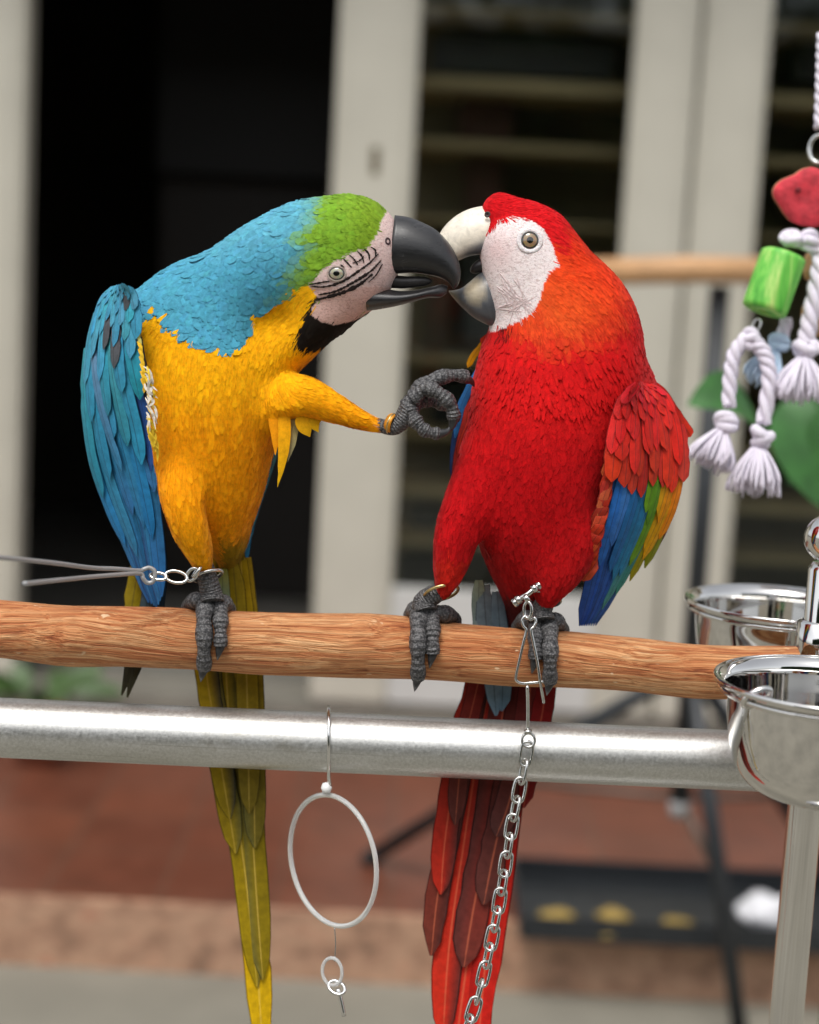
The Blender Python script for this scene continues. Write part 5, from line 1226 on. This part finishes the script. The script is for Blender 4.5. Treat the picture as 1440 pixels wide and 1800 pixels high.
knot((1416, 612, -86), 24); tassel((1414, 624, -86), (-.1, 1, .05), 96, 62)
knot((1370, 602, -130), 20, ROPEB); tassel((1364, 610, -130), (-.4, 1, 0), 84, 46, ROPEB); rope([(1384, 560, -130), (1376, 590, -130)], 14)
for i, (uu, vv) in enumerate(((1440, 470), (1436, 560))):
    slice_((uu + 6, vv, -140), 34, (-.1, .9, .3), 52, BARK, BARK, 'wood_block')

O = O_near
# ------------------------------------------------------------------ second perch stand behind
TAN = simple('tan_dowel', lin((196, 152, 108)), 0.6, 0, 0.12, 12)
st2 = empty('perch_stand', (0, 0, 0), 'black tripod stand with a tan wooden crossbar behind the scarlet macaw', 'perch')
YS = 2.45
hub = atY(1214, 1170, YS); topb = atY(1228, 478, YS); st2.location = (hub.x, YS, 0.0)
tube('crossbar', [tuple(atY(1040, 478, YS - 0.03)), tuple(atY(1210, 474, YS - 0.03)), tuple(atY(1352, 476, YS - 0.03))], [0.031, 0.031, 0.030], TAN, st2, 24)
tube('post', [(hub.x, YS, hub.z - 0.35), (hub.x, YS, topb.z - 0.03)], 0.024, BLACKM, st2, 20)
f1 = atZ(645, 1512, 0.012); f2 = atZ(1305, 1850, GZ + 0.012); f3 = Vector((hub.x + 0.55, YS + 0.5, 0.012))
for f in (f1, f2, f3):
    tube('leg', [(hub.x, YS, hub.z), tuple(Vector((hub.x, YS, hub.z)).lerp(f, 0.5) + Vector((0, 0, 0.01))), tuple(f)], 0.021, BLACKM, st2, 14)
    tube('foot_cap', [tuple(f + (Vector((hub.x, YS, hub.z)) - f).normalized() * 0.05), tuple(f)], 0.024, simple('rubber', (0.02, 0.02, 0.02), 0.8), st2, 14)
low = Vector((hub.x, YS, hub.z - 0.33))
for f in (f1, f2, f3): tube('brace', [tuple(low), tuple(Vector((hub.x, YS, hub.z)).lerp(f, 0.55))], 0.009, simple('brace_metal', lin((92, 82, 74)), 0.5, 0.3), st2, 10)
lathe('end_cap', [(0.001, -0.02), (0.02, -0.018), (0.026, 0), (0.026, 0.02), (0.02, 0.03)], (hub.x, YS, hub.z - 0.36), simple('grey_cap', lin((150, 150, 150)), 0.4), st2, seg=20)

# ------------------------------------------------------------------ black tray on the patio with scraps
trp = [atZ(u, v, 0.03) for u, v in ((905, 1535), (1420, 1570))]
tx0, tx1 = trp[0].x, trp[1].x + 0.25; ty1 = trp[0].y; ty0 = PY0 - 0.13
tray = empty('drip_tray', ((tx0 + tx1) / 2, (ty0 + ty1) / 2, 0.0), 'shallow black tray with yellow scraps lying on the terracotta patio', 'tray')
TRM = simple('black_plastic', lin((36, 39, 42)), 0.45, 0, 0.2, 30)
box('tray_floor', tx0, tx1, ty0, ty1, 0.016, 0.026, TRM, tray, 0.002)
box('rim', tx0, tx1, ty0 - 0.012, ty0 - 0.001, 0.016, 0.075, TRM, tray, 0.003); box('rim', tx0, tx1, ty1 + 0.001, ty1 + 0.012, 0.016, 0.075, TRM, tray, 0.003)
box('rim', tx0 - 0.012, tx0 - 0.001, ty0 - 0.012, ty1 + 0.012, 0.016, 0.075, TRM, tray, 0.003); box('rim', tx1 + 0.001, tx1 + 0.012, ty0 - 0.012, ty1 + 0.012, 0.016, 0.075, TRM, tray, 0.003)
def scrap(name, u, v, sz, mat, label, cat, group, flat=0.35, z=0.027):
    p = atZ(u, v, z + 0.02); p.z = z
    bm = bmesh.new(); bmesh.ops.create_icosphere(bm, subdivisions=3, radius=1)
    sd_ = random.random() * 50
    for w_ in bm.verts:
        k = 1 + 0.35 * mnoise.noise(w_.co * 1.7 + Vector((sd_, 0, 0))); w_.co = Vector((w_.co.x * sz * k, w_.co.y * sz * 0.7 * k, (w_.co.z + 1) * sz * flat * k))
    me = bpy.data.meshes.new(name); bm.to_mesh(me); bm.free(); me.polygons.foreach_set('use_smooth', np.ones(len(me.polygons), bool))
    o = link(name, me, mat, None, p); tag(o, label, cat, group); return o
YELF = simple('yellow_rind', lin((158, 132, 66)), 0.6, 0, 0.2, 60)
RL = ('long yellow fruit rind in the black tray by the scarlet tail', 'rounded yellow fruit rind in the middle of the black tray', 'smallest scrap of yellow rind in the black tray', 'yellow fruit rind in the black tray next to the tripod leg')
for i, (u, v, sz) in enumerate(((978, 1612, 0.052), (1080, 1605, 0.04), (1066, 1634, 0.026), (1192, 1622, 0.042))):
    scrap('fruit_rind', u, v, sz, YELF, RL[i], 'fruit rind', 'rinds in the tray')
scrap('crumpled_paper', 1350, 1620, 0.075, simple('white_paper', lin((222, 222, 226)), 0.8, 0, 0.05, 30), 'crumpled white paper at the end of the black tray beside the post', 'paper', None, 0.6)

# ------------------------------------------------------------------ plants
def mk_leaf(name, c):
    m, nt, b = mat_new(name); n = noise_n(nt, mapped(nt), 25, 3)
    nt.links.new(ramp(nt, n.outputs[0], [(0.3, tuple(x * .75 for x in lin(c))), (0.7, tuple(x * 1.25 for x in lin(c)))]), b.inputs['Base Color']); setp(b, Roughness=0.45); return m
LEAF = mk_leaf('broad_leaf', (48, 98, 38)); LEAF2 = mk_leaf('light_leaf', (66, 92, 46))
def leaf(parent, base, tip, width, mat, droop=0.03, name='leaf'):
    base, tip = Vector(base), Vector(tip); d = tip - base; L = d.length; side = d.cross(Vector((0, -0.8, 0.6))).normalized(); nrm = side.cross(d).normalized(); V = []; F = []; n = 10
    for i in range(n):
        t = i / (n - 1); c = base + d * t + Vector((0, 0, droop * math.sin(math.pi * t))); w_ = width * math.sin(math.pi * min(1, 0.04 + t * 0.96)) ** 0.8 * 0.5 + 0.001
        for x in (-1, -.5, 0, .5, 1): V.append(tuple(c + side * (w_ * x) + nrm * (0.18 * w_ * abs(x))))
    for i in range(n - 1):
        for j in range(4): F.append((i * 5 + j, i * 5 + j + 1, (i + 1) * 5 + j + 1, (i + 1) * 5 + j))
    return mesh_obj(name, V, F, mat, parent)
YP = 0.95
pl = empty('potted_plant', atY(1480, 1500, YP), 'broad-leaved green plant standing behind the hanging rope toy', 'plant'); pl.location.z = GZ
pot = simple('clay_pot', lin((140, 80, 56)), 0.8)
lathe('pot', [(0.001, 0.002), (0.11, 0.002), (0.15, 0.24), (0.16, 0.24), (0.16, 0.28), (0.145, 0.28), (0.14, 0.25), (0.001, 0.25)], pl.location, pot, pl, seg=32)
stem_top = atY(1470, 900, YP)
tube('stem', [tuple(pl.location + Vector((0, 0, 0.24))), tuple((pl.location + stem_top) / 2 + Vector((0.03, 0, 0))), tuple(stem_top)], [0.014, 0.011, 0.007], LEAF, pl, 10)
for (a, b2, w_) in (((1470, 900), (1376, 706), 0.14), ((1500, 760), (1385, 850), 0.13), ((1330, 745), (1208, 712), 0.07), ((1470, 900), (1560, 700), 0.15), ((1480, 1000), (1600, 900), 0.14)):
    p0 = atY(a[0], a[1], YP); p1 = atY(b2[0], b2[1], YP + random.uniform(-.08, .08))
    tube('stalk', [tuple(stem_top), tuple((stem_top + p0) / 2 + Vector((0, 0.01, 0))), tuple(p0)], 0.004, LEAF, pl, 6); leaf(pl, p0, p1, w_, LEAF)
def bushy(u, v, Y, h, n, label, mat):
    b0 = atY(u, v, Y); b0.z = 0.0 if Y > PY0 else GZ
    o = empty('potted_plant', b0, label, 'plant', 'leafy pot plants by the open door')
    lathe('pot', [(0.001, 0.002), (0.07, 0.002), (0.095, 0.15), (0.10, 0.15), (0.10, 0.17), (0.09, 0.17), (0.085, 0.155), (0.001, 0.155)], b0, pot, o, seg=28)
    for i in range(n):
        a = random.random() * 6.283; r = random.uniform(.05, .2); z = random.uniform(.2, h)
        c = b0 + Vector((r * .5 * math.cos(a), r * .5 * math.sin(a), z)); leaf(o, c, c + Vector((r * math.cos(a), r * math.sin(a), random.uniform(-.03, .1))), random.uniform(.04, .07), mat, 0.015)
        if i % 3 == 0: tube('stem', [tuple(b0 + Vector((0, 0, 0.15))), tuple(c)], 0.003, mat, o, 5)
    return o
bushy(70, 1200, 3.8, 0.24, 20, 'low light green pot plant standing on the patio before the open doorway', LEAF2)

# ------------------------------------------------------------------ hedge added behind the viewer to screen off sky (mirrored in the bowls, post and panes)
hg = empty('added_hedge', (0, -8.5, GZ), 'tall dark green hedge added out of view across the drive, mirrored in the polished steel', 'hedge')
V = []; F = []; nh = 14000; hr = np.random.default_rng(5)
for i in range(nh):
    x, y, z = hr.uniform(-9, 9), -8.5 + hr.normal(0, 0.22), GZ + 4.9 * hr.random() ** 0.85
    c = Vector((x, y, z)); a = Vector(hr.normal(0, 1, 3)).normalized(); t = a.orthogonal().normalized(); l = hr.uniform(.09, .17)
    o = len(V); V += [tuple(c - a * l), tuple(c + t * l * .45), tuple(c + a * l), tuple(c - t * l * .45)]; F.append((o, o + 1, o + 2, o + 3))
fo = mesh_obj('foliage', V, F, mk_leaf('hedge_leaf', (52, 84, 40)), hg, smooth=False); fo['kind'] = 'stuff'
box('branches', -9, 9, -8.75, -8.35, GZ, GZ + 4.5, simple('hedge_core', lin((30, 38, 24)), 0.9), hg, 0.1)
